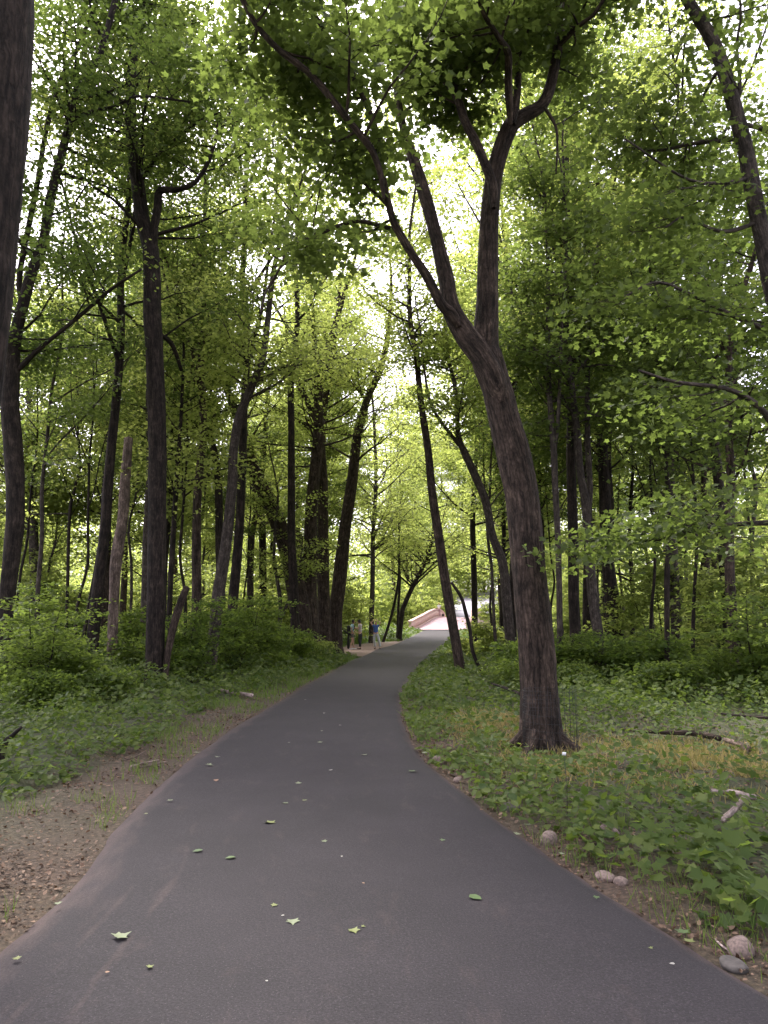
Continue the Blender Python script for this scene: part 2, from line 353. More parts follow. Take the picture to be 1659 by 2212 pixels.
OVAL = (np.array([(0, 0, 0), (.3, .22, .05), (.3, .6, .04), (0, 1, -.1), (-.3, .6, .04), (-.3, .22, .05)], float), np.array([(0, 1, 2), (0, 2, 3), (0, 3, 4), (0, 4, 5)]))
BLADE = (np.array([(-.5, 0, 0), (.5, 0, 0), (.3, .6, .0), (0, 1, -.12), (-.3, .6, .0)], float), np.array([(0, 1, 2), (0, 2, 4), (4, 2, 3)]))
def leaves(pos, nrm, size, rs, tmpl, head=None, wid=None):
    """one template per point; nrm ~ leaf normals, heading random or given"""
    n = len(pos); T, F = tmpl
    nrm = nrm / (np.linalg.norm(nrm, axis=1)[:, None] + 1e-9)
    h = rs.normal(size=(n, 3)) if head is None else head
    y = h - nrm * np.sum(h * nrm, 1)[:, None]; y /= np.linalg.norm(y, axis=1)[:, None] + 1e-9
    x = np.cross(y, nrm)
    w = size if wid is None else wid
    V = pos[:, None, :] + (w[:, None] * T[None, :, 0])[..., None] * x[:, None, :] + (size[:, None] * T[None, :, 1])[..., None] * y[:, None, :] \
        + (size[:, None] * T[None, :, 2])[..., None] * nrm[:, None, :]
    FF = (F[None] + (np.arange(n) * len(T))[:, None, None]).reshape(-1, 3)
    return V.reshape(-1, 3), FF, np.repeat(rs.random(n), len(F))
def leaf_obj(name, chunks, mat, parent=None, origin=(0, 0, 0)):
    Vs, Fs, Rs, n = [], [], [], 0
    for V, F, r in chunks:
        Vs.append(V); Fs.append(F + n); Rs.append(r); n += len(V)
    V = np.concatenate(Vs) - np.asarray(origin)
    return mesh_np(name, V, np.concatenate(Fs), mat, parent, False, {'rnd': ('FLOAT', 'FACE', np.concatenate(Rs))})

# ------------------------------------------------------------------ growing branches and leaves
def curve_branch(rs, p, d, L, up=.15, seg=5, wob=.18):
    pts = [p]; d = d / np.linalg.norm(d)
    for i in range(seg):
        d = d + rs.normal(size=3) * wob + np.array((0, 0, up)) ; d /= np.linalg.norm(d)
        p = p + d * L / seg; pts.append(p)
    return np.array(pts)
class Grow:
    def __init__(s, seed): s.rs = np.random.RandomState(seed); s.tb = Tubes(); s.spr = []   # sprays: position, direction, scale
    def limb(s, pts, rad, n, L, up=.1, cone=(.3, 1.0), tw=5, lo=0.0, twL=.42, allow=None, elev=(.0, .7), bias=None):
        """secondary branches along pts"""
        rs = s.rs; k = len(pts)
        for i in range(n):
            u = (lo + (1 - lo) * rs.random() ** .8) * (k - 1.001); j = int(u); f = u - j
            p = pts[j] * (1 - f) + pts[j + 1] * f; r = rad[j] * (1 - f) + rad[j + 1] * f
            az = rs.random() * 6.283
            d = np.array((math.cos(az), math.sin(az), elev[0] + rs.random() * (elev[1] - elev[0])))
            if bias is not None: d = d + np.array(bias)
            Lb = L * (.55 + .75 * rs.random()) * (1.1 - .55 * u / k)
            s.branch(p, d, Lb, min(r * .5, .014 * Lb + .006), up, tw, twL, allow)
    def branch(s, p, d, L, r, up=.1, tw=5, twL=.42, allow=None):
        rs = s.rs
        b = curve_branch(rs, p, d, L, up * .5, 6, .14)
        if allow is not None and not allow(b[3]): return
        s.tb.add(b, np.linspace(r, .004, len(b)), 5, False)
        k = len(b)
        for q in range(tw):
            u = (.25 + .75 * (q + rs.random()) / tw) * (k - 1.001); j = int(u)
            pp = b[j] + (b[j + 1] - b[j]) * (u - j); dd = b[j + 1] - b[j]; dd /= np.linalg.norm(dd)
            side = np.cross(dd, (0, 0, 1)); side /= np.linalg.norm(side) + 1e-6
            dd = dd * .7 + side * (1 if q % 2 else -1) * (.5 + .5 * rs.random()) + rs.normal(size=3) * .15
            tl = L * twL * (.6 + .6 * rs.random()) * (1.15 - .5 * u / k)
            t = curve_branch(rs, pp, dd, tl, -.02, 4, .16)
            s.tb.add(t, np.linspace(max(r * .3, .005), .0025, len(t)), 3, False)
            for m in range(1, len(t)): s.spr.append(np.concatenate((t[m], t[m] - t[m - 1])))
        s.spr.append(np.concatenate((b[-1], b[-1] - b[-2])))
    def foliage(s, per, size, tmpl, spread=.26, flat=.30, tilt=.55, clip=None):
        rs = s.rs; S = np.array(s.spr)
        if clip is not None: S = S[clip(S[:, :3])]
        n = len(S) * per; c = np.repeat(S, per, 0)
        off = rs.normal(size=(n, 3)) * np.array((spread, spread, spread * flat))
        off[:, 2] -= .25 * np.hypot(off[:, 0], off[:, 1]) ** 1.5
        pos = c[:, :3] + off
        nrm = np.array((0, 0, 1.0)) + rs.normal(size=(n, 3)) * tilt
        out = off * np.array((1, 1, .2)) + c[:, 3:] * .6 + rs.normal(size=(n, 3)) * .12 + np.array((0, 0, -.08))
        return leaves(pos, nrm, size * (.6 + .7 * rs.random(n)), rs, tmpl, out)

def trace(pts, Y0=None, dY=0.0, n=None, ground=True, p0=None):
    """image polyline (x, y, half width) -> 3-D polyline and radii, at depth Y0 drifting by dY towards its end"""
    if Y0 is None: Y0 = G(pts[0][0], pts[0][1])[1]
    out = []; k = len(pts)
    for i, q in enumerate(pts):
        Y = Y0 + dY * (i / (k - 1)) ** 1.2
        p, t = P(q[0], q[1], Y); out.append((*p, q[2] / FPX * t))
    out = np.array(out)
    if ground: out[0, 2] = min(out[0, 2], float(terr(out[0, 0], out[0, 1]))) - .06
    if p0 is not None: out[0, :3] = p0
    n = n or max(6, (k - 1) * 5)
    sm = smooth_poly(out, n); return sm[:, :3], np.maximum(sm[:, 3], .004)
def extend(pts, rad, h, rs, top=.02):
    """carry a stem that leaves the picture on up to its top"""
    d = pts[-1] - pts[-4]; d /= np.linalg.norm(d); d = d * .8 + np.array((0, 0, .35)); 
    e = curve_branch(rs, pts[-1], d, h, .06, 7, .07)[1:]
    return np.vstack((pts, e)), np.concatenate((rad, np.linspace(rad[-1], top, len(e) + 1)[1:]))

NODEF = lambda p: True
def open_view(p):
    """the view down the path to the bridge stays open"""
    x, y, d = proj(p); x = x[0]; y = y[0]
    if 735 < x < 1075 and 1235 < y < 1500: return False
    if 560 < x < 1150 and y > 1440: return False
    return True
def show_fork(p):
    """leafy boughs of the forked maple spring from its far side and above the fork"""
    x, y, d = proj(p); x = x[0]; y = y[0]
    return open_view(p) and not (850 < x < 1240 and y > 250 and d[0] < 13) and not (y > 560)
def right_only(p):
    x, y, d = proj(p); return p[1] > 8.1 and (x[0] > 1290 or (y[0] < 700 and x[0] > 1200))
def make_tree(name, label, pts, limbs=(), mat='bark', leafm='leaf', Y0=None, dY=0, ext=0, lo=.45, nb=26, L=2.4, per=14, size=.12, tmpl=KITE,
              sides=12, rough=.05, flare=.35, group=None, seed=1, up=.1, tw=5, spread=.26, cat='tree', limb_nb=8, limbL=1.6, crown=True, clip=None, elev=(0, .7), bias=None, allow=open_view, limb_lo=.12, lbias=None):
    if Y0 and 14 < Y0: nb = int(nb * 1.5); L = L * 1.35; per = int(per * (.9 if Y0 < 21 else .75)); limb_nb = 10; limbL = limbL * 1.3; ext = ext + (2 if ext else 0)
    g = Grow(seed); tb = Tubes(); tb.seed = seed
    p, r = trace(pts, Y0, dY); base = p[0].copy()
    if ext: p, r = extend(p, r, ext, g.rs)
    tb.add(p, r, sides, True, rough, flare, .07 if sides > 20 else 0)
    if sides >= 60:
        for q in range(7):
            a = .3 + q * .9 + .3 * g.rs.random(); dv = np.array((math.cos(a), math.sin(a), 0)); ln = .30 + .2 * g.rs.random(); zz_ = float(terr(base[0], base[1]))
            rp = np.array([base * (1, 1, 0) + (0, 0, zz_ + .42), base * (1, 1, 0) + dv * r[0] * .72 + (0, 0, zz_ + .20), base * (1, 1, 0) + dv * (r[0] * .9 + ln * .35) + (0, 0, zz_ + .05), base * (1, 1, 0) + dv * (r[0] + ln) + (0, 0, zz_ - .04)])
            tb.add(smooth_poly(rp, 12), np.linspace(.12, .03, 12), 12, True, .1)
    root = empty(name, base); tag(root, label, cat, group)
    if crown: g.limb(p, r, nb, L, up, tw=tw, lo=lo, allow=allow, elev=elev, bias=bias)
    nodes = {0: (p, r)}
    for li, lm in enumerate(limbs):
        lb = limb_lo
        # lm = (points, dY, ext, n branches)
        lp = lm[0]; Yb = lm[4] if len(lm) > 4 else (Y0 if Y0 is not None else base[1])
        q, w = trace(lp, Yb, lm[1], ground=False)
        w[:3] *= np.array((.5, .75, .92))
        if lm[2]: q, w = extend(q, w, lm[2], g.rs)
        tb.add(q, w, max(6, sides - 3), True, rough * .8)
        if crown and lm[3]: g.limb(q, w, lm[3], limbL, up, tw=tw, lo=lb, allow=allow, elev=elev, bias=lbias)
    tb.merge(g.tb); tb.build('trunk', M[mat], root, base)
    if crown:
        if g.spr: leaf_obj('crown', [g.foliage(per, size, tmpl, spread, clip=clip)], M[leafm], root, base)
    return root
def copy_tree(o, parent=None):
    c = o.copy(); COL.objects.link(c)
    if parent: c.parent = parent
    for ch in o.children: copy_tree(ch, c)
    return c

# ------------------------------------------------------------------ setting: ground, path, far meadow road
def build_ground():
    xs = np.concatenate((-np.geomspace(500, 14, 26), np.linspace(-13, 13, 181), np.geomspace(14, 500, 26)))
    ys = np.concatenate((np.linspace(-30, -1, 12), np.linspace(0, 30, 121), np.linspace(30.5, 130, 140), np.geomspace(132, 900, 24)))
    X, Y = np.meshgrid(xs, ys); Z = terr(X, Y); V = np.stack((X, Y, Z), -1).reshape(-1, 3)
    nx = len(xs); i = np.arange(len(ys) - 1)[:, None] * nx; j = np.arange(nx - 1)[None]
    F = np.stack((i + j, i + j + 1, i + nx + j + 1, i + nx + j), -1).reshape(-1, 4)
    x, y = V[:, 0], V[:, 1]
    dl = path_l(y) - x; dr = x - path_r(y)
    soil = np.where(dl > -1, 1 - sstep(.6, 1.6, dl) * .9, 1 - sstep(.1, 1.3, dr) * .75)
    soil = np.where(y > 20, soil * (1 - sstep(20, 30, y)), soil)
    soil = np.clip(soil * (.55 + .75 * fbm(x * 1.4, y * 1.4, 91)), 0, 1)
    mead = sstep(46, 62, y + .0 * x) * .9 + sstep(9, 16, x) * sstep(24, 34, y)
    mesh = mesh_np('ground', V, F, M['ground'], None, True, {'soil': ('FLOAT', 'POINT', soil), 'meadow': ('FLOAT', 'POINT', np.clip(mead, 0, 1))})
    tag(mesh, kind='structure')
    # path
    ys = np.concatenate((np.linspace(-6, 30, 300), np.linspace(30.3, 81.5, 120))); na = 25; u = np.linspace(0, 1, na)
    L_ = path_l(ys); R_ = path_r(ys)
    L_ = L_ + .035 * (fbm(ys * 1.7, 0 * ys, 21) - .5) * 2; R_ = R_ + .035 * (fbm(ys * 1.7, 0 * ys + 9, 22) - .5) * 2
    X = L_[:, None] * (1 - u) + R_[:, None] * u; Yg = np.repeat(ys[:, None], na, 1)
    Z = base_terr(X, Yg) + .006 + .02 * (1 - (2 * u - 1) ** 2)[None] ; Z[:, 0] -= .05; Z[:, -1] -= .05
    V = np.stack((X, Yg, Z), -1).reshape(-1, 3)
    i = np.arange(len(ys) - 1)[:, None] * na; j = np.arange(na - 1)[None]
    F = np.stack((i + j, i + j + 1, i + na + j + 1, i + na + j), -1).reshape(-1, 4)
    lat = np.stack((X - L_[:, None], R_[:, None] - X, Yg), -1).reshape(-1, 3)
    tag(mesh_np('path', V, F, M['asphalt'], None, True, {'lat': ('FLOAT_VECTOR', 'POINT', lat)}), kind='structure')
def sheet(name, poly, mat, dz, step=.5):
    """a ground-hugging ribbon: poly = list of (left, right) world xy pairs"""
    P2 = np.array(poly, float); sm = smooth_poly(P2.reshape(len(P2), 4), 40); na = 9; u = np.linspace(0, 1, na)
    X = sm[:, 0:1] * (1 - u) + sm[:, 2:3] * u; Yg = sm[:, 1:2] * (1 - u) + sm[:, 3:4] * u
    Z = terr(X, Yg) + dz; V = np.stack((X, Yg, Z), -1).reshape(-1, 3)
    i = np.arange(39)[:, None] * na; j = np.arange(na - 1)[None]
    F = np.stack((i + j, i + j + 1, i + na + j + 1, i + na + j), -1).reshape(-1, 4)
    return tag(mesh_np(name, V, F, mat, None, True), kind='structure')
build_ground()
sheet('dirt_shoulder', [((-.95, 34.8), (-.9, 36.5)), ((-2.4, 38.5), (-.72, 39.0)), ((-3.0, 43), (-.40, 43.0)), ((-2.9, 48), (0.1, 48)), ((-1.6, 53), (.62, 53)), ((.2, 58), (1.1, 58)), ((1.6, 63), (1.65, 63))], M['dirt'], .035)
sheet('far_road', [((9.3, 98), (15.0, 97)), ((10.2, 108), (16.5, 106)), ((11.8, 124), (19, 122)), ((14.2, 150), (23.5, 146)), ((16.6, 180), (29, 175)), ((18.4, 210), (34, 205)), ((19, 236), (38, 232))], M['palepave'], .12)
sheet('lake_road', [((38, 62), (40, 56)), ((60, 66), (62, 59)), ((100, 72), (102, 64))], M['palepave'], .08)

# ------------------------------------------------------------------ bridge
def build_bridge():
    n = 25; s = np.linspace(0, 1, n); c0 = np.array((6.25, 80.5)); c1 = np.array((11.4, 100.5)); d = (c1 - c0) / np.linalg.norm(c1 - c0); nr = np.array((d[1], -d[0]))
    Ln = np.linalg.norm(c1 - c0); root = empty('stone_bridge', (c0[0], c0[1], .6)); org = np.array((c0[0], c0[1], .6))
    tag(root, 'low humped pink stone bridge with curved side wall, at the end of the path', 'bridge')
    def zz(t): return .82 + 1.45 * np.sin(np.pi * np.clip(t, 0, 1)) ** 1.15 * .95
    def hw(t): return 2.3 + 1.1 * np.abs(2 * t - 1) ** 3
    cx = c0[None] + d[None] * (s * Ln)[:, None]
    u = np.linspace(-1, 1, 9); W = hw(s)
    XY = cx[:, None, :] + nr[None, None] * (W[:, None] * u[None])[..., None]
    Z = np.repeat(zz(s)[:, None], 9, 1); V = np.concatenate((XY, Z[..., None]), -1).reshape(-1, 3)
    i = np.arange(n - 1)[:, None] * 9; j = np.arange(8)[None]
    F = np.stack((i + j, i + j + 1, i + 9 + j + 1, i + 9 + j), -1).reshape(-1, 4)
    mesh_np('deck', V - org, F, M['pinkpave'], root, True)
    def wall(sd, name, o0, o1, h0, h1, mat, par, low=False):
        VV = []; m = n
        for k in range(m):
            t = s[k]; w = hw(t); z = zz(t); ends = abs(2 * t - 1)
            hh = 1.02 * (1 - (.12 if t < .5 else .5) * max(0, (ends - .8) / .2) ** 1.6)
            a = cx[k] + nr * sd * (w + o0); b = cx[k] + nr * sd * (w + o1)
            zb = (z - .02 + h0 * hh) if not low else -1.6
            zt = (z + h1 * hh) if not low else z - .05
            VV += [(*a, zb), (*b, zb), (*b, zt), (*a, zt)]
        FF = []
        for k in range(m - 1):
            for q in range(4): FF.append((k * 4 + q, k * 4 + (q + 1) % 4, k * 4 + 4 + (q + 1) % 4, k * 4 + 4 + q))
        FF += [(0, 1, 2, 3), (m * 4 - 1, m * 4 - 2, m * 4 - 3, m * 4 - 4)]
        return mesh_np(name, np.array(VV) - org, np.array(FF), mat, par, False)
    for sd in (-1, 1):
        pw = wall(sd, 'parapet', .0, .30, 0, .90, M['pinkstone'], root)
        wall(sd, 'coping', -.06, .36, .91, 1.02, M['pinkstone'], pw)
        wall(sd, 'kerb', -.16, -.003, 0, .12, M['pinkstone'], pw)
        wall(sd, 'side_wall', .01, .28, 0, 0, M['pinkstone'], root, True)
build_bridge()

# ------------------------------------------------------------------ trees traced one by one
# the forked maple that leans over the path
make_tree('maple_tree', 'large brown maple forking in two, leaning over the path behind a wire guard',
    [(1168, 1618, 44), (1166, 1560, 43), (1164, 1483, 40), (1155, 1343, 39), (1139, 1193, 36), (1130, 1093, 37), (1113, 1000, 37), (1092, 918, 34), (1074, 843, 33), (1055, 780, 34), (1050, 743, 28), (1053, 650, 24),
     (1054, 575, 22), (1056, 500, 20), (1061, 425, 19), (1069, 370, 18), (1086, 310, 18), (1106, 268, 18), (1132, 250, 15), (1169, 228, 13), (1189, 185, 12), (1204, 110, 11), (1210, 80, 11), (1209, 40, 9), (1212, -10, 9)],
    [([(1084, 870, 20), (1064, 810, 25), (1037, 764, 26), (1004, 720, 24), (974, 665, 20), (964, 600, 17), (946, 525, 14), (929, 460, 14), (911, 400, 14), (894, 345, 12), (880, 305, 10), (866, 255, 8), (857, 190, 7), (856, 110, 6), (864, 40, 5), (866, -20, 4)], 1.0, 2.5, 14),
     ([(829, 430, 5), (824, 385, 6), (812, 345, 7), (795, 312, 7.5), (757, 266, 7.5), (725, 225, 7.5), (670, 160, 7), (600, 105, 6.5), (550, 48, 6), (515, -20, 6)], -1.2, 2.5, 14, 8.4),
     ([(991, 232, 5), (975, 195, 5), (945, 160, 4.5), (905, 130, 4), (858, 98, 2.5)], .2, 0, 5),
     ([(990, 705, 13), (972, 676, 13), (952, 655, 11), (924, 600, 10), (894, 555, 9), (869, 515, 9), (849, 475, 8), (836, 425, 7), (829, 390, 7), (820, 370, 7), (815, 300, 7), (805, 260, 6), (780, 200, 6), (750, 140, 6), (720, 100, 5), (685, 40, 5), (650, -15, 5)], -1.6, 2.5, 16),
     ([(852, 495, 5), (830, 490, 5), (780, 478, 4.5), (740, 485, 4), (690, 505, 4), (620, 535, 3), (610, 570, 2.5), (575, 630, 2), (562, 680, 1.5)], -1.0, 0, 9),
     ([(1066, 450, 10), (1064, 400, 11), (1046, 350, 10), (1029, 310, 10), (1004, 260, 9), (989, 210, 9), (979, 160, 8), (959, 115, 8), (944, 70, 7), (925, -10, 6)], .5, 2.5, 12),
     ([(1108, 268, 10), (1117, 200, 8), (1120, 130, 7), (1122, 60, 6), (1115, -10, 6)], .8, 2.5, 10),
     ([(1103, 270, 9), (1098, 180, 8), (1097, 115, 8), (1080, 85, 6), (1048, 36, 5)], -1.2, 2.0, 9),
     ([(1207, 95, 8), (1225, 80, 6), (1245, 60, 5), (1282, 33, 4)], -.5, 1.2, 6),
     ([(1176, 232, 5), (1199, 270, 3), (1204, 310, 2.5), (1201, 375, 1.5)], -.3, 0, 3)],
    mat='bark', sides=64, Y0=None, dY=.6, ext=3.0, lo=.80, nb=22, L=2.1, per=13, size=.095, tmpl=MAPLE_S, allow=show_fork, limb_lo=.30, lbias=(0, .7, .1), flare=.42, seed=3, rough=.06, spread=.24)
make_tree('maple_tree', 'dark maple at the left edge, forking low into two slanting stems',
    [(8, 1500, 14), (8, 1483, 12), (10, 1393, 14), (15, 1293, 16), (26, 1193, 18), (34, 1093, 19), (29, 968, 19), (22, 880, 19), (26, 800, 17), (34, 725, 13), (65, 600, 11), (92, 525, 10), (110, 425, 10), (135, 325, 9), (155, 250, 8), (175, 185, 8), (215, 115, 7), (245, 15, 6), (252, -20, 6)],
    [([(50, 660, 7), (42, 600, 6), (65, 475, 6), (82, 390, 5.5), (100, 280, 5), (130, 175, 5), (170, 100, 4), (212, -5, 4)], 1.5, 2.5, 8),
     ([(18, 880, 12), (2, 820, 10), (-20, 740, 9), (-35, 600, 8), (-40, 450, 8)], 1.0, 4, 10),
     ([(36, 802, 8), (80, 758, 5), (175, 680, 4), (240, 625, 3.5), (305, 582, 2.5)], -1.2, 0, 6),
     ([(150, 262, 5), (200, 240, 4), (250, 230, 3.5), (300, 208, 3), (410, 220, 2)], -1.5, 0, 6)],
    mat='bark_dark', sides=16, ext=4.5, lo=.40, nb=40, L=3.2, per=12, size=.105, tmpl=KITE, seed=5, limbL=2.3, tw=6)
make_tree('maple_tree', 'tall straight dark maple trunk left of the path, broken stub against its foot',
    [(333, 1488, 23), (334, 1470, 21), (338, 1243, 20), (340, 1043, 19.5), (338, 893, 19), (333, 743, 19), (330, 690, 19), (326, 550, 17), (308, 475, 15), (298, 400, 14), (290, 350, 13), (283, 275, 12), (285, 150, 10), (300, 50, 8), (322, -15, 8)],
    [([(330, 545, 11), (332, 500, 9), (340, 450, 9), (346, 412, 8), (380, 410, 6), (420, 395, 5), (450, 350, 4), (468, 295, 3)], -1.0, 2, 9),
     ([(300, 400, 6), (345, 330, 3.5), (380, 300, 3), (425, 265, 2.5), (475, 243, 2)], -1.6, 0, 6),
     ([(344, 720, 6), (372, 745, 5), (392, 800, 4)], 1, 0, 2)],
    mat='bark_dark', sides=18, ext=4.5, lo=.48, nb=48, L=3.4, per=12, size=.105, seed=7, limbL=2.4, tw=6)
make_tree('maple_tree', 'big dark trunk cut off by the upper left corner of the photo',
    [(-150, 1720, 80), (-140, 1345, 76), (-105, 1000, 74), (-62, 700, 74), (-35, 400, 74), (-16, 150, 76), (-10, 0, 74), (-6, -120, 66)], (),
    mat='bark_dark', Y0=5.2, sides=26, ext=9, lo=.86, nb=22, L=2.8, per=11, size=.085, tmpl=MAPLE_S, seed=11, bias=(.35, .2, 0))
make_tree('maple_tree', 'slim grey brown maple leaning in from the right edge, long leafy low boughs',
    [(1800, 1620, 22), (1770, 1300, 20), (1735, 1000, 19), (1695, 750, 18), (1660, 590, 16.5), (1644, 500, 16.5), (1629, 425, 17), (1614, 340, 16.5), (1594, 260, 16), (1569, 170, 15), (1539, 90, 14), (1494, 15, 12), (1470, -30, 12)],
    [([(1745, 1130, 8), (1640, 1130, 6), (1520, 1140, 5), (1450, 1160, 4), (1380, 1172, 3), (1320, 1185, 2)], .3, 0, 11, 8.6),
     ([(1700, 960, 9), (1640, 880, 7), (1570, 840, 5), (1460, 825, 4), (1380, 800, 2.5)], -.8, 0, 14, 8.2),
     ([(1680, 720, 8), (1600, 690, 5), (1500, 640, 4), (1420, 610, 3), (1350, 640, 2)], -.8, 0, 13),
     ([(1622, 385, 6), (1560, 395, 4), (1480, 385, 3), (1350, 300, 2)], -1, 0, 12),
     ([(1604, 300, 6), (1500, 310, 4), (1420, 325, 3), (1330, 315, 2)], 1, 0, 12),
     ([(1640, 480, 6), (1560, 500, 4), (1480, 470, 3), (1440, 490, 2)], -.5, 0, 9),
     ([(1590, 240, 6), (1598, 180, 4), (1592, 100, 3), (1600, 40, 2.5)], -.3, 1, 5)],
    mat='bark_grey', Y0=8.6, sides=16, ext=3.5, lo=.55, nb=13, L=2.2, per=7, size=.080, tmpl=MAPLE_S, seed=13, up=.02, elev=(-.1, .35), limbL=1.1, spread=.33, tw=6, allow=right_only)
make_tree('dead_snag', 'broken dead snag with peeling bark and jagged top, left of the tall straight trunk',
    [(240, 1450, 11), (243, 1380, 11), (247, 1290, 11), (252, 1200, 12.5), (264, 1118, 11), (272, 1018, 10.5), (279, 946, 9)], (), mat='dead', crown=False, rough=.16, flare=.15, cat='dead tree', Y0=20)
make_tree('tree_stub', 'short leaning broken stem with a pale snapped top beside the tall straight trunk',
    [(356, 1470, 6), (360, 1430, 7), (370, 1373, 8), (385, 1318, 8.5), (403, 1268, 7.5)], (), mat='bark', crown=False, rough=.1, flare=.1, cat='broken stem', Y0=17.6)
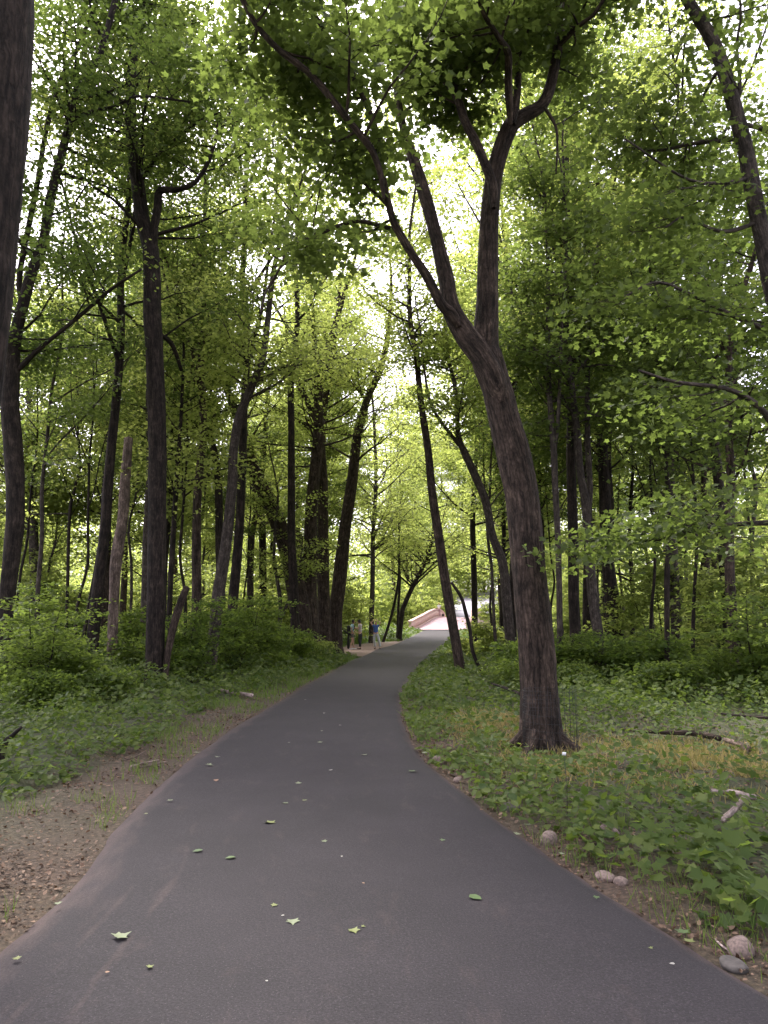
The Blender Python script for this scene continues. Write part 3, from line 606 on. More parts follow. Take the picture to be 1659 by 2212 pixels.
T = [  # label, pts, kw
 ('slim trunk half hidden directly behind the tall straight maple', [(310, 1400, 9), (312, 1345, 9), (318, 1140, 8.5), (325, 1000, 8), (322, 850, 7), (330, 700, 6)], dict(mat='bark_grey', Y0=25, ext=5, nb=22, L=2.6, lo=.5)),
 ('thin dark sapling trunk just right of the tall straight maple', [(364, 1400, 5.5), (368, 1260, 6), (372, 1193, 6), (378, 1093, 5.5), (385, 993, 5), (390, 918, 4), (396, 800, 3)], dict(mat='bark_dark', Y0=22, ext=2, nb=18, L=1.8, lo=.35)),
 ('grey trunk bending right as it rises, left of the group of big trees', [(455, 1450, 13), (462, 1380, 13), (470, 1293, 13.5), (482, 1218, 13), (492, 1143, 12), (502, 1043, 11), (504, 980, 10), (515, 908, 10), (540, 843, 9), (565, 783, 8), (574, 730, 7), (583, 650, 6)], dict(mat='bark_grey', Y0=21, ext=4, nb=24, L=2.3, lo=.58)),
 ('dark narrow trunk behind the grey bending one', [(480, 1390, 9), (478, 1300, 9), (474, 1200, 8.5), (473, 1118, 8.5), (470, 1018, 8), (455, 943, 7), (440, 873, 6), (425, 760, 5)], dict(mat='bark_dark', Y0=29, ext=4, nb=22, L=2.8, lo=.5)),
 ('thick dark trunk sweeping up to the left out of the big clump beside the walkers', [(655, 1412, 24), (650, 1330, 22), (640, 1270, 21), (625, 1203, 19), (605, 1143, 18), (580, 1083, 16), (550, 1018, 13), (533, 963, 12), (508, 888, 9), (488, 830, 8), (475, 755, 7), (455, 690, 6)], dict(mat='bark', Y0=34, ext=5, nb=30, L=3.4, lo=.5, sides=14)),
 ('thick upright ridged trunk in the middle of the big clump beside the walkers', [(668, 1414, 27), (662, 1340, 26), (664, 1270, 20), (670, 1193, 15), (673, 1093, 13), (680, 1018, 12.5), (687, 958, 12), (688, 903, 11), (690, 800, 9), (712, 740, 7)], dict(mat='bark', Y0=34.6, ext=5, nb=30, L=3.4, lo=.5, sides=14, limbs=[([(688, 920, 8), (665, 870, 7), (640, 820, 6), (625, 770, 4)], 1, 3, 9), ([(684, 860, 8), (676, 800, 7), (680, 740, 5)], -1, 3, 8), ([(640, 1235, 4), (655, 1205, 3), (668, 1180, 2.5), (660, 1155, 2)], -1.5, 0, 0)])),
 ('straight ridged trunk, third of the big clump beside the walkers', [(704, 1405, 15), (700, 1330, 14), (698, 1193, 12), (697, 1043, 11), (692, 940, 10), (705, 840, 8), (718, 760, 6)], dict(mat='bark', Y0=37, ext=5, nb=26, L=3.2, lo=.5, sides=14)),
 ('large trunk leaning right, nearest the walkers at the edge of the big clump', [(722, 1400, 19), (724, 1330, 16), (732, 1268, 15.5), (745, 1143, 13), (760, 1043, 12), (772, 943, 10), (795, 858, 8), (820, 803, 7), (836, 740, 6)], dict(mat='bark', Y0=38, ext=5, nb=30, L=3.4, lo=.45, sides=14)),
 ('slender trunk rising behind the walker in the blue top', [(803, 1365, 6), (803, 1318, 5.5), (805, 1250, 5), (806, 1150, 4.5), (812, 1040, 4), (808, 900, 3)], dict(mat='bark_grey', Y0=56, ext=9, nb=46, L=4.4, lo=.35, size=.17, tw=6)),
 ('thin bowed stem curving up beside the grass left of the bridge', [(827, 1368, 3), (844, 1335, 3), (852, 1303, 3), (858, 1272, 3), (862, 1230, 2.5), (862, 1150, 2)], dict(mat='bark_dark', Y0=58, ext=2, nb=14, L=2.4, lo=.4, size=.16)),
 ('crooked dark trunk slanting right towards the bridge', [(861, 1352, 6), (868, 1325, 5.5), (875, 1303, 5), (886, 1278, 5), (900, 1251, 4.5), (921, 1210, 3.5), (935, 1160, 3)], dict(mat='bark_dark', Y0=62, ext=11, nb=50, L=4.8, lo=.4, size=.18, tw=6)),
 ('thin upright stem sharing its foot with the crooked trunk left of the bridge', [(858, 1352, 3), (861, 1303, 2.8), (864, 1250, 2.5), (862, 1190, 2.2), (865, 1090, 2)], dict(mat='bark_dark', Y0=63, ext=8, nb=36, L=4.2, lo=.4, size=.18, tw=6)),
 ('long slender trunk leaning left across the view of the bridge', [(995, 1448, 11), (984, 1383, 11), (964, 1268, 10.5), (949, 1168, 10), (934, 1068, 9), (924, 968, 8), (909, 868, 7), (899, 768, 6), (887, 700, 5.5), (884, 640, 5)], dict(mat='bark', Y0=24.0, ext=3.5, nb=24, L=2.4, lo=.62, sides=14)),
 ('snaking slender trunk forking high, between the leaning trunk and the forked maple', [(1106, 1445, 11), (1104, 1400, 11), (1096, 1318, 11), (1086, 1218, 10), (1064, 1158, 9), (1049, 1083, 9), (1024, 1023, 9), (1004, 978, 8), (990, 940, 6), (985, 850, 5), (970, 780, 4), (965, 740, 3.5)], dict(mat='bark_grey', Y0=24.5, ext=3.5, nb=20, L=2.2, lo=.62, limbs=[([(1000, 972, 5), (975, 940, 4), (954, 913, 3.5), (929, 868, 3), (915, 790, 2.5)], -1, 2.5, 8)])),
 ('straight thin trunk just right of the bridge opening', [(1027, 1400, 6.5), (1026, 1370, 6.5), (1024, 1243, 6.5), (1021, 1118, 6), (1029, 993, 5), (1034, 893, 4), (1040, 760, 3)], dict(mat='bark_dark', Y0=40, ext=7, nb=40, L=3.6, lo=.35, size=.15, tw=6)),
 ('thin black trunk seen close to the left side of the forked maple', [(1084, 1400, 6), (1083, 1380, 5.5), (1086, 1243, 5), (1088, 1120, 4.5), (1075, 1010, 4)], dict(mat='bark_dark', Y0=38, ext=6, nb=22, L=2.8, lo=.35, size=.15)),
 ('thin dark twin stemmed trunk standing close to the right of the forked maple', [(1210, 1485, 6), (1209, 1343, 6.5), (1206, 1193, 6.5), (1199, 1043, 7), (1196, 968, 7), (1186, 843, 6), (1184, 743, 5), (1184, 600, 4.5), (1180, 450, 3.5)], dict(mat='bark_grey', Y0=19, ext=2.5, nb=26, L=1.9, lo=.5, limbs=[([(1198, 975, 5), (1206, 900, 4), (1212, 743, 3.5), (1222, 560, 3), (1225, 480, 2.5)], -.6, 2, 9), ([(1190, 860, 3), (1150, 740, 2.5), (1110, 640, 2), (1080, 560, 1.5)], .6, 0, 4)])),
 ('short dark trunk set back between two pairs of trunks on the right', [(1237, 1400, 8), (1239, 1243, 7), (1231, 1093, 6), (1235, 950, 5), (1228, 800, 4)], dict(mat='bark_dark', Y0=34, ext=5, nb=24, L=2.8, lo=.4)),
 ('grey trunk forking into two parallel stems, right of the forked maple', [(1300, 1478, 14), (1294, 1383, 12), (1281, 1293, 11), (1271, 1168, 10), (1266, 1093, 10), (1254, 1023, 8), (1246, 933, 8), (1236, 843, 7), (1229, 768, 6), (1225, 660, 5)], dict(mat='bark_grey', Y0=19.5, ext=4, nb=22, L=2.2, lo=.55, limbs=[([(1272, 1100, 8), (1274, 1050, 7), (1269, 930, 6), (1270, 770, 5), (1275, 640, 4)], 1, 3, 11)])),
 ('very dark thick trunk with flared foot behind the grey twin stemmed one', [(1332, 1430, 22), (1324, 1318, 17), (1316, 1240, 14), (1309, 1168, 12.5), (1306, 1068, 12), (1301, 968, 11), (1296, 868, 10), (1291, 768, 9.5), (1300, 660, 8)], dict(mat='bark_dark', Y0=26, ext=6, nb=30, L=2.8, lo=.45, sides=14)),
 ('thin stem standing right of the very dark thick trunk', [(1366, 1415, 5.5), (1366, 1350, 5), (1366, 1263, 5), (1360, 1150, 4), (1368, 1000, 3.5)], dict(mat='bark_dark', Y0=30, ext=4, nb=20, L=2.4, lo=.35)),
 ('narrow dark trunk in front of a wider grey one on the right', [(1440, 1490, 5.5), (1441, 1400, 5.5), (1441, 1243, 6), (1447, 1100, 5), (1432, 950, 4), (1422, 800, 3)], dict(mat='bark_dark', Y0=18, ext=2, nb=18, L=1.6, lo=.45)),
 ('pale grey straight trunk with bare forked top, right part of the wood', [(1462, 1445, 12), (1459, 1293, 10.5), (1449, 1093, 10), (1446, 993, 10), (1441, 793, 9), (1439, 700, 8), (1437, 600, 7), (1438, 525, 5), (1436, 480, 4)], dict(mat='bark_grey', Y0=24, ext=3, nb=18, L=2.0, lo=.6, limbs=[([(1440, 640, 5), (1455, 575, 4), (1480, 525, 3), (1530, 490, 2)], -1, 0, 6), ([(1442, 690, 5), (1437, 610, 5), (1410, 560, 4), (1385, 520, 3), (1372, 470, 2)], -1.5, 0, 6), ([(1444, 720, 4), (1470, 640, 3.5), (1486, 590, 3), (1490, 530, 2)], .5, 0, 5)])),
 ('trunk splitting into two stems near the ground, far right', [(1516, 1435, 12), (1511, 1318, 11), (1520, 1250, 11), (1528, 1160, 8), (1520, 1050, 6), (1530, 900, 5)], dict(mat='bark', Y0=26, ext=4, nb=24, L=2.6, lo=.4, limbs=[([(1516, 1350, 6), (1530, 1290, 5), (1543, 1225, 4.5), (1560, 1120, 3.5)], -.8, 3, 8)])),
 ('straight brown trunk, the furthest right one reaching the ground', [(1590, 1508, 12), (1586, 1440, 11), (1581, 1343, 11), (1576, 1218, 10), (1577, 1093, 9.5), (1578, 1003, 9), (1572, 900, 8), (1575, 760, 6)], dict(mat='bark', Y0=16.2, ext=3.5, nb=24, L=2.0, lo=.5)),
 ('pale wide trunk deep in the wood at the left', [(80, 1400, 11), (76, 1300, 10), (73, 1180, 10), (70, 1060, 9), (66, 900, 7)], dict(mat='bark_grey', Y0=30, ext=5, nb=26, L=2.8, lo=.4)),
 ('thin crooked stem among the leaves left of the dead snag', [(142, 1400, 4), (145, 1300, 3.5), (150, 1120, 3.5), (160, 1060, 3.2), (172, 1010, 3), (168, 930, 2.5)], dict(mat='bark_dark', Y0=24, ext=2, nb=18, L=2.0, lo=.3)),
 ('upright trunk partly hidden behind the left side of the dead snag', [(224, 1390, 11), (228, 1280, 10), (229, 1193, 10), (232, 1093, 9), (236, 1000, 8), (240, 860, 7)], dict(mat='bark', Y0=31, ext=5, nb=26, L=2.8, lo=.4)),
 ('trunk with a crooked top between the grey bending trunk and the big clump', [(541, 1372, 8), (540, 1325, 7.5), (543, 1168, 7), (552, 1110, 5.5), (545, 1040, 4)], dict(mat='bark_grey', Y0=40, ext=7, nb=26, L=3.2, lo=.35, size=.15)),
 ('short black trunk just left of the big clump of trunks', [(570, 1380, 8.5), (568, 1335, 8), (567, 1168, 8), (563, 1080, 7), (570, 960, 6)], dict(mat='bark_dark', Y0=42, ext=5, nb=26, L=3.2, lo=.35, size=.15)),
 ('slanting thin trunks pair leaning right at the foot of the big clump', [(596, 1385, 4.5), (606, 1320, 4.5), (600, 1260, 4), (592, 1210, 3.5), (596, 1120, 3)], dict(mat='bark_grey', Y0=33, ext=2, nb=14, L=1.8, lo=.4, limbs=[([(604, 1345, 4), (622, 1300, 3.5), (634, 1262, 3), (650, 1200, 2.5)], .5, 1, 4)])),
 ('thin leaning sapling bent over to the right of the long slender trunk', [(1045, 1445, 3.5), (1022, 1410, 4), (1015, 1360, 4), (1005, 1320, 4), (996, 1290, 3.5), (975, 1258, 3)], dict(mat='bark_dark', Y0=22.5, ext=0, nb=0, L=1, lo=.7, cat='sapling')),
]
for i, (lab, pts, kw) in enumerate(T):
    kw = dict(kw); limbs = kw.pop('limbs', ())
    if kw['nb'] == 0: kw['crown'] = False
    kw.setdefault('sides', 12)
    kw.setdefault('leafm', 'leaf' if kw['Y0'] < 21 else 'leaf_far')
    kw.setdefault('per', 13 if kw['Y0'] < 36 else 9)
    make_tree('tree' if kw.get('cat') != 'sapling' else 'sapling', lab, pts, limbs, seed=40 + i, spread=.30, **kw)

# ------------------------------------------------------------------ trees further back (five kinds, copied)
def tall_tree(name, seed, H, r0, z0, L, nb, per, size, mat, leafm, tmpl=KITE, lean=.04, tw=6, spread=.34, up=.12):
    g = Grow(seed); rs = g.rs; k = 12; z = np.linspace(-.1, H, k)
    w = np.cumsum(rs.normal(size=(k, 2)) * lean * H / 12, 0); w -= w[0]
    p = np.column_stack((w, z)); p = smooth_poly(p, 30); r = np.interp(p[:, 2], [0, H * .5, H], [r0, r0 * .62, .02])
    tb = Tubes(); tb.seed = seed; tb.add(p, r, 9, True, .06, .3)
    for q in range(4):   # main limbs
        j = int(len(p) * (.4 + .12 * q)); az = rs.random() * 6.28
        b = curve_branch(rs, p[j], np.array((math.cos(az), math.sin(az), 1.0)), H * .3, .1, 7, .1)
        rb = np.linspace(r[j] * .6, .015, len(b)); tb.add(b, rb, 6, True, .05)
        g.limb(b, rb, int(nb * .22), L * .7, up, tw=tw, lo=.2)
    g.limb(p, r, nb, L, up, tw=tw, lo=z0 / H)
    tb.merge(g.tb)
    root = empty(name, (0, 0, 0)); tb.build('trunk', M[mat], root)
    leaf_obj('crown', [g.foliage(per, size, tmpl, spread)], M[leafm], root)
    return root
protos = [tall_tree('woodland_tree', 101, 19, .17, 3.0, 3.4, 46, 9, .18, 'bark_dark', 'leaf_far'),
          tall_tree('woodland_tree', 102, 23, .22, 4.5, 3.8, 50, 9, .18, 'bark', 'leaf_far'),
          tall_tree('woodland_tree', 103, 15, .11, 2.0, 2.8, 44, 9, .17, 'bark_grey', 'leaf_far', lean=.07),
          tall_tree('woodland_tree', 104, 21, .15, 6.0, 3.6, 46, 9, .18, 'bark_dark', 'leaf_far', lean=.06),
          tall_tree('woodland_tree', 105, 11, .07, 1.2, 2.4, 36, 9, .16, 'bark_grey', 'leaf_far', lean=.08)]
used = set()
def put(proto, x, y, rz, sc, label, cat, group, z=None):
    o = proto
    if id(proto) in used: o = copy_tree(proto)
    used.add(id(proto))
    o.location = (x, y, (float(terr(x, y)) if z is None else z) - .03); o.rotation_euler = (0, 0, rz); o.scale = (sc, sc, sc * random.uniform(.92, 1.1))
    tag(o, label, cat, group); return o
random.seed(4)
placed = [(0, 0)]
def far_enough(x, y, d):
    return all((x - a) ** 2 + (y - b) ** 2 > d * d for a, b in placed)
LANDMARKS = [(8, 15.4, 'the left edge maple'), (75, 30, 'the pale wide trunk'), (145, 24, 'the thin crooked stem'), (245, 20, 'the dead snag'), (335, 17.4, 'the tall straight maple'), (470, 21, 'the grey bending trunk'),
    (541, 40, 'the crooked topped trunk'), (600, 33, 'the slanting trunk pair'), (668, 34.6, 'the big clump of trunks'), (728, 38, 'the big right leaning trunk'), (803, 50, 'the walker in the blue top'), (862, 62, 'the crooked dark trunk'),
    (940, 85, 'the pink bridge'), (985, 24, 'the long slender leaning trunk'), (1027, 40, 'the thin trunk by the bridge'), (1100, 24.5, 'the snaking slender trunk'), (1168, 9, 'the forked maple'), (1209, 19, 'the thin twin stemmed trunk'), (1237, 34, 'the short set back trunk'),
    (1297, 19.5, 'the grey twin trunk'), (1332, 26, 'the very dark thick trunk'), (1366, 30, 'the thin upright stem'), (1450, 24, 'the pale grey straight trunk'), (1516, 26, 'the split trunk'), (1588, 16.2, 'the straight brown trunk'), (1700, 8.6, 'the right edge maple')]
def where(x, y):
    px = 829.5 + FPX * x / y
    lx, ly, nm = min(LANDMARKS, key=lambda l: abs(l[0] - px) + (25 if l[1] > y + 12 else 0))
    dep = 'behind' if y > ly + 22 else 'a little behind' if y > ly + 2 else 'in front of' if y < ly - 2 else 'beside'
    far = 'far ' if y > ly + 45 else ''
    sd = 'just right' if px > lx + 8 else 'just left' if px < lx - 8 else ''
    if abs(px - lx) > 45: sd = sd.replace('just', 'well')
    return f'{far}{dep} {nm}' + (f', {sd.split()[1]} side' if sd else '')
TK = ['tall full crowned tree', 'very tall brown tree', 'narrow grey tree', 'high crowned dark tree', 'young low leafed tree', ]
def put_tree(x, y, k, sc):
    return put(protos[k], x, y, random.uniform(0, 6.28), sc, TK[k] + ' ' + where(x, y), 'tree', 'background trees of the wood')
def scatter_trees(n, y0, y1, kinds, mind, xm, sc=(.85, 1.15), side=None):
    c = 0; tries = 0
    while c < n and tries < n * 60:
        tries += 1
        y = random.uniform(y0, y1); x = random.uniform(-1, 1) * (xm * y + 4)
        if y < 84 and path_l(y) - 3.2 < x < path_r(y) + 3.0: continue
        if y >= 84 and abs(x - (6.3 + (y - 80) * .26)) < 7: continue
        px = 829.5 + FPX * x / y
        if 735 < px < 1075 and 20 < y < 150: continue
        if 550 < px < 860 and y < 42: continue
        if 1600 < px and y < 60: continue
        if not far_enough(x, y, mind): continue
        placed.append((x, y)); c += 1
        put_tree(x, y, random.choice(kinds), random.uniform(*sc))
scatter_trees(13, 27, 44, [0, 2, 3, 4], 3.4, .62)
scatter_trees(20, 44, 76, [0, 1, 2, 3, 4, 2], 3.8, .62)
for k_, px_, y_, sc_ in [(3, 690, 44, 1.05), (1, 712, 56, 1.0), (1, 1085, 46, 1.0), (3, 1130, 36, .95), (1, 1108, 60, 1.05), (3, 735, 72, 1.15), (1, 1090, 75, 1.2), (1, 850, 100, 1.35), (1, 878, 118, 1.4), (1, 902, 132, 1.4), (3, 1062, 124, 1.5), (1, 1110, 112, 1.4), (1, 1075, 100, 1.3), (1, 930, 200, 1.8), (1, 960, 215, 1.9), (1, 990, 222, 1.9), (1, 1010, 218, 1.9), (1, 1045, 210, 1.9), (1, 900, 205, 1.9)]:
    put_tree((px_ - 829.5) / FPX * y_, y_, k_, sc_)
scatter_trees(22, 76, 112, [0, 1, 2, 3, 4], 4.5, .62, (.9, 1.25))

# tall neighbours whose crowns close the canopy overhead; unseen ones behind the viewer are added for shade
canopy = tall_tree('canopy_tree', 131, 19, .15, 8.5, 3.6, 46, 12, .085, 'bark', 'leaf', MAPLE_S, lean=.05, spread=.22, tw=7)
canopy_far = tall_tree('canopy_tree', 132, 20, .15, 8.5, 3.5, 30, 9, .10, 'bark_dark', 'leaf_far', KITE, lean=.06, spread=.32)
for i, (x, y, rz, sc, lab) in enumerate([(-9.5, 8.5, .3, 1.0, 'tall maple outside the left edge, its boughs hanging across the upper left corner'), (15.5, 4.0, 2.1, 1.0, 'tall maple outside the right edge, its boughs hanging across the upper right corner'),
        (-6, -5, 4.0, 1.0, 'unseen tall maple added for shade behind the viewer to the left'), (6.5, -6.5, 1.0, 1.0, 'unseen tall maple added for shade behind the viewer to the right'), (-1.5, -12, 5.2, 1.05, 'unseen tall maple added for shade behind the viewer beside the path'),
        (-12.5, 15.5, 2.6, 1.02, 'tall maple beyond the left edge next to the dark forking maple'), (14.2, 12.0, 3.3, 1.0, 'tall maple beyond the right edge past the straight brown trunk'),
        ((210 - 829) / FPX * 19, 19, 4.2, 1.05, 'tall maple between the left edge maple and the tall straight one'),
        ((500 - 829) / FPX * 25, 25, 5.0, 1.2, 'tall maple behind the grey bending trunk'), ((640 - 829) / FPX * 31, 31, 1.4, 1.35, 'tall maple just in front of the big clump of trunks'), ((1262 - 829) / FPX * 27, 27, 3.9, 1.2, 'tall maple between the short set back trunk and the grey twin trunk'),
        ((1322 - 829) / FPX * 27.5, 27.5, 3.0, 1.2, 'tall maple hidden just behind the very dark thick trunk'), ((415 - 829) / FPX * 24, 24, .7, 1.15, 'slim tall maple at the left before the clearing'), ((1240 - 829) / FPX * 22, 22, 2.9, 1.15, 'tall maple behind the thin twin stemmed trunk'), ((1560 - 829) / FPX * 20, 20, 5.6, 1.1, 'tall maple just left of the straight brown trunk'), ((1100 - 829) / FPX * 29, 29, 4.6, 1.25, 'tall maple behind the snaking slender trunk')]):
    put(canopy if y < 18 or 'very dark' in lab or 'clearing' in lab else canopy_far, x, y, rz, sc, lab, 'tree', 'tall maples closing the canopy')

# thin pole-like trees
pole = [tall_tree('young_tree', 151, 13, .06, 5.0, 1.8, 20, 7, .11, 'bark_dark', 'leaf', KITE, lean=.07, spread=.28), tall_tree('young_tree', 152, 15, .075, 6.0, 2.0, 20, 7, .12, 'bark_grey', 'leaf', KITE, lean=.09, spread=.3)]
for (px_, y_, k_) in [(30, 24, 0), (108, 19, 1), (185, 27, 0), (290, 30, 1), (412, 27, 0), (435, 33, 1), (520, 36, 0), (690, 43, 1), (1060, 33, 0), (1075, 27, 1), (1145, 30, 0), (1222, 26, 1), (1258, 30, 0), (1345, 36, 1), (1390, 22, 0), (1408, 33, 1), (1480, 19, 0), (1497, 28, 1), (1545, 24, 0), (1620, 21, 1), (1648, 27, 0), (258, 36, 0), (165, 22, 0), (1185, 36, 0)]:
    x_ = (px_ - 829.5) / FPX * y_; put(pole[k_], x_, y_, random.uniform(0, 6.28), random.uniform(.85, 1.15), ['thin dark pole tree ', 'thin grey pole tree '][k_] + where(x_, y_), 'tree', 'thin young trees')
# ------------------------------------------------------------------ understorey shrubs and saplings
def shrub(name, seed, H, W, n, per, size, tmpl, mat='leaf_under'):
    g = Grow(seed); rs = g.rs; tb = Tubes(); tb.seed = seed
    for q in range(3):
        az = rs.random() * 6.28; d = np.array((math.cos(az) * .35, math.sin(az) * .35, 1.0))
        b = curve_branch(rs, np.array((0, 0, -.05)), d, H * (.7 + .3 * rs.random()), .05, 8, .1); r = np.linspace(.012 + .006 * H, .004, len(b))
        tb.add(b, r, 5); g.limb(b, r, n, W, 0, tw=4, lo=.15, elev=(-.1, .5), twL=.45)
    tb.merge(g.tb); root = empty(name, (0, 0, 0)); tb.build('stems', M['bark_dark'], root)
    leaf_obj('foliage', [g.foliage(per, size, tmpl, .19, .15, .42)], M[mat], root); return root
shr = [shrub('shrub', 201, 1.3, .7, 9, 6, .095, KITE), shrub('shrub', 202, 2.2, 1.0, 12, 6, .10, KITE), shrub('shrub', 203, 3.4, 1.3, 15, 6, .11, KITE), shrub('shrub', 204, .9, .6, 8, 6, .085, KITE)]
shr += [shrub('shrub', 211, 1.4, .8, 10, 6, .11, KITE, 'leaf_far'), shrub('shrub', 212, 2.4, 1.1, 12, 6, .12, KITE, 'leaf_far'), shrub('shrub', 213, 3.8, 1.5, 16, 6, .13, KITE, 'leaf_far'), shrub('shrub', 214, 1.0, .7, 9, 6, .10, KITE, 'leaf_far')]  # set for further back, with the backlight put into the leaf colour
def scatter_shrubs(n, y0, y1, kinds, mind, cond, xm=.60, sc=(.75, 1.2)):
    c = 0; tries = 0; pl = []
    while c < n and tries < n * 80:
        tries += 1
        y = random.uniform(y0, y1); x = random.uniform(-1, 1) * (xm * y + 2)
        if not cond(x, y) or any((x - a) ** 2 + (y - b) ** 2 < mind ** 2 for a, b in pl): continue
        pl.append((x, y)); c += 1; L = x < path_l(y)
        k = random.choice(kinds)
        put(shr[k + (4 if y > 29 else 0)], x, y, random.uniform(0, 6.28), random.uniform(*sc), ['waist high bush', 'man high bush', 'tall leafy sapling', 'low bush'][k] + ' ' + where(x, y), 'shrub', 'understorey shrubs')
lf = lambda m: (lambda x, y: x < path_l(y) - m)
scatter_shrubs(24, 11.5, 22, [0, 3, 3, 0, 1], .9, lambda x, y: x < path_l(y) - 3.0 and not (829.5 + FPX * x / y < 75 and y < 16) and not (250 < 829.5 + FPX * x / y < 520 and y < 19))
scatter_shrubs(36, 22, 44, [0, 1, 3, 0, 2], 1.3, lambda x, y: x < path_l(y) - 2.2 and not (590 < 829.5 + FPX * x / y < 900))
scatter_shrubs(14, 24, 36, [3, 0], 1.0, lambda x, y: x < path_l(y) - 1.8 and (590 < 829.5 + FPX * x / y < 760))
scatter_shrubs(60, 44, 84, [1, 2, 2], 1.8, lf(2.6), sc=(.9, 1.6))
scatter_shrubs(16, 15, 24, [0, 3, 3], 1.0, lambda x, y: x > path_r(y) + 2.6 and x < .52 * y)
scatter_shrubs(30, 22, 46, [0, 3, 3, 0, 1], 1.4, lambda x, y: x > path_r(y) + 1.6)
scatter_shrubs(44, 46, 90, [1, 2, 0], 1.9, lambda x, y: x > path_r(min(y, 82)) + 3.5, sc=(.8, 1.5))

for px_, y_, sc_ in [(868, 97, 1.3), (880, 102, 1.6), (893, 99, 1.3), (905, 106, 1.7), (918, 110, 1.6), (930, 104, 1.2), (940, 118, 1.6), (952, 126, 1.7), (885, 92, 1.1), (898, 90, .9), (925, 135, 2.0), (962, 140, 1.8), (905, 125, 2.2)]:
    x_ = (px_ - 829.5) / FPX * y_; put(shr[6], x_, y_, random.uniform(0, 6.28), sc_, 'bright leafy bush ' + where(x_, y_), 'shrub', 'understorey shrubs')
for px_, y_, k_, sc_ in [(105, 14.5, 2, .8), (425, 19.5, 2, .8), (20, 18.5, 2, 1.0), (520, 23, 2, .9), (560, 27, 1, .9), (1640, 15, 2, .9), (1260, 19, 1, .8), (1090, 20, 1, .6), (1600, 19, 6, 1.0), (1420, 25, 6, 1.0)]:
    x_ = (px_ - 829.5) / FPX * y_; put(shr[k_], x_, y_, random.uniform(0, 6.28), sc_, ['', 'loose bush ', 'loose airy sapling ', '', '', '', 'pale airy sapling '][k_] + where(x_, y_), 'shrub', 'understorey shrubs')
# ------------------------------------------------------------------ distant wood (one mass) beyond the clearing
def distant_wood():
    rs = np.random.RandomState(77); out = []
    for k in range(620):
        y = rs.uniform(125, 230); x = rs.uniform(-.85, .85) * y
        if k > 330: y = rs.uniform(178, 235); x = rs.uniform(.0, .26) * y
        if k > 430: y = rs.uniform(96, 130); x = rs.uniform(-.8, .8) * y
        if abs(x - (12 + (y - 100) * .2)) < (15 if k <= 430 else 11) and y < 178: continue
        H = rs.uniform(15, 27) if k <= 430 else rs.uniform(4, 9); n = 620
        c = rs.normal(size=(26, 3)) * np.array((2.6, 2.6, H * .26)) + np.array((x, y, H * .48)); c[:, 2] = np.abs(c[:, 2]) + float(terr(x, y))
        p = c[rs.randint(0, 26, n)] + rs.normal(size=(n, 3)) * np.array((1.2, 1.2, .7))
        out.append(p)
    p = np.concatenate(out); n = len(p)
    nr = np.array((0, -.2, 1.0)) + rs.normal(size=(n, 3)) * .7
    V, F, r = leaves(p, nr, .55 * (.6 + .8 * rs.random(n)), rs, KITE)
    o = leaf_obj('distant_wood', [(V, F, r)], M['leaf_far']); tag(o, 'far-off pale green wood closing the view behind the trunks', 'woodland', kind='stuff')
distant_wood()

# ------------------------------------------------------------------ ground cover
def herb_mask(x, y):
    dl = path_l(y) - x; dr = x - path_r(y); nz = fbm(x * .8, y * .8, 31) - .5
    L0 = np.interp(y, [0, 5, 9, 15, 21, 27], [1.55, 1.25, .85, .85, .5, .12]) + nz * .9
    R0 = np.interp(y, [0, 4, 6, 9], [.30, .24, .03, .0]) + np.abs(nz) * .25
    shoulder = (y > 35) & (y < 60) & (dl < 2.6)
    m = ((dl > L0) & ~shoulder) | (dr > R0)
    return m
def yellow_zone(x, y):
    a = ((x - 3.5) / 2.0) ** 2 + ((y - 8.7) / 1.3) ** 2; b = ((x - 1.75) / .8) ** 2 + ((y - 11.4) / 1.5) ** 2
    return 1.3 * np.exp(-a ** 1.6) + 1.3 * np.exp(-b ** 1.6)
def pts_in(rs, y0, y1, dens, xm, x0=None):
    W = xm * y1 + 3; n = int(dens * (y1 - y0) * 2 * W)
    return rs.uniform(-W, W, n), rs.uniform(y0, y1, n)
KEEP_CLEAR = [(*G(1186, 1822)[:2], .17), (G(1186, 1822)[0] - .05, G(1186, 1822)[1] - .2, .15), (*G(1309, 1900)[:2], .15), (*G(1602, 2062)[:2], .16), (G(1168, 1618)[0], G(1168, 1618)[1] - .12, .48), (*G(1580, 1740)[:2], .16), (*G(1590, 1785)[:2], .16), (*G(1565, 1810)[:2], .13), (*G(1615, 1752)[:2], .16), (*G(1550, 1740)[:2], .14), (*G(1380, 1950)[:2], .22)]
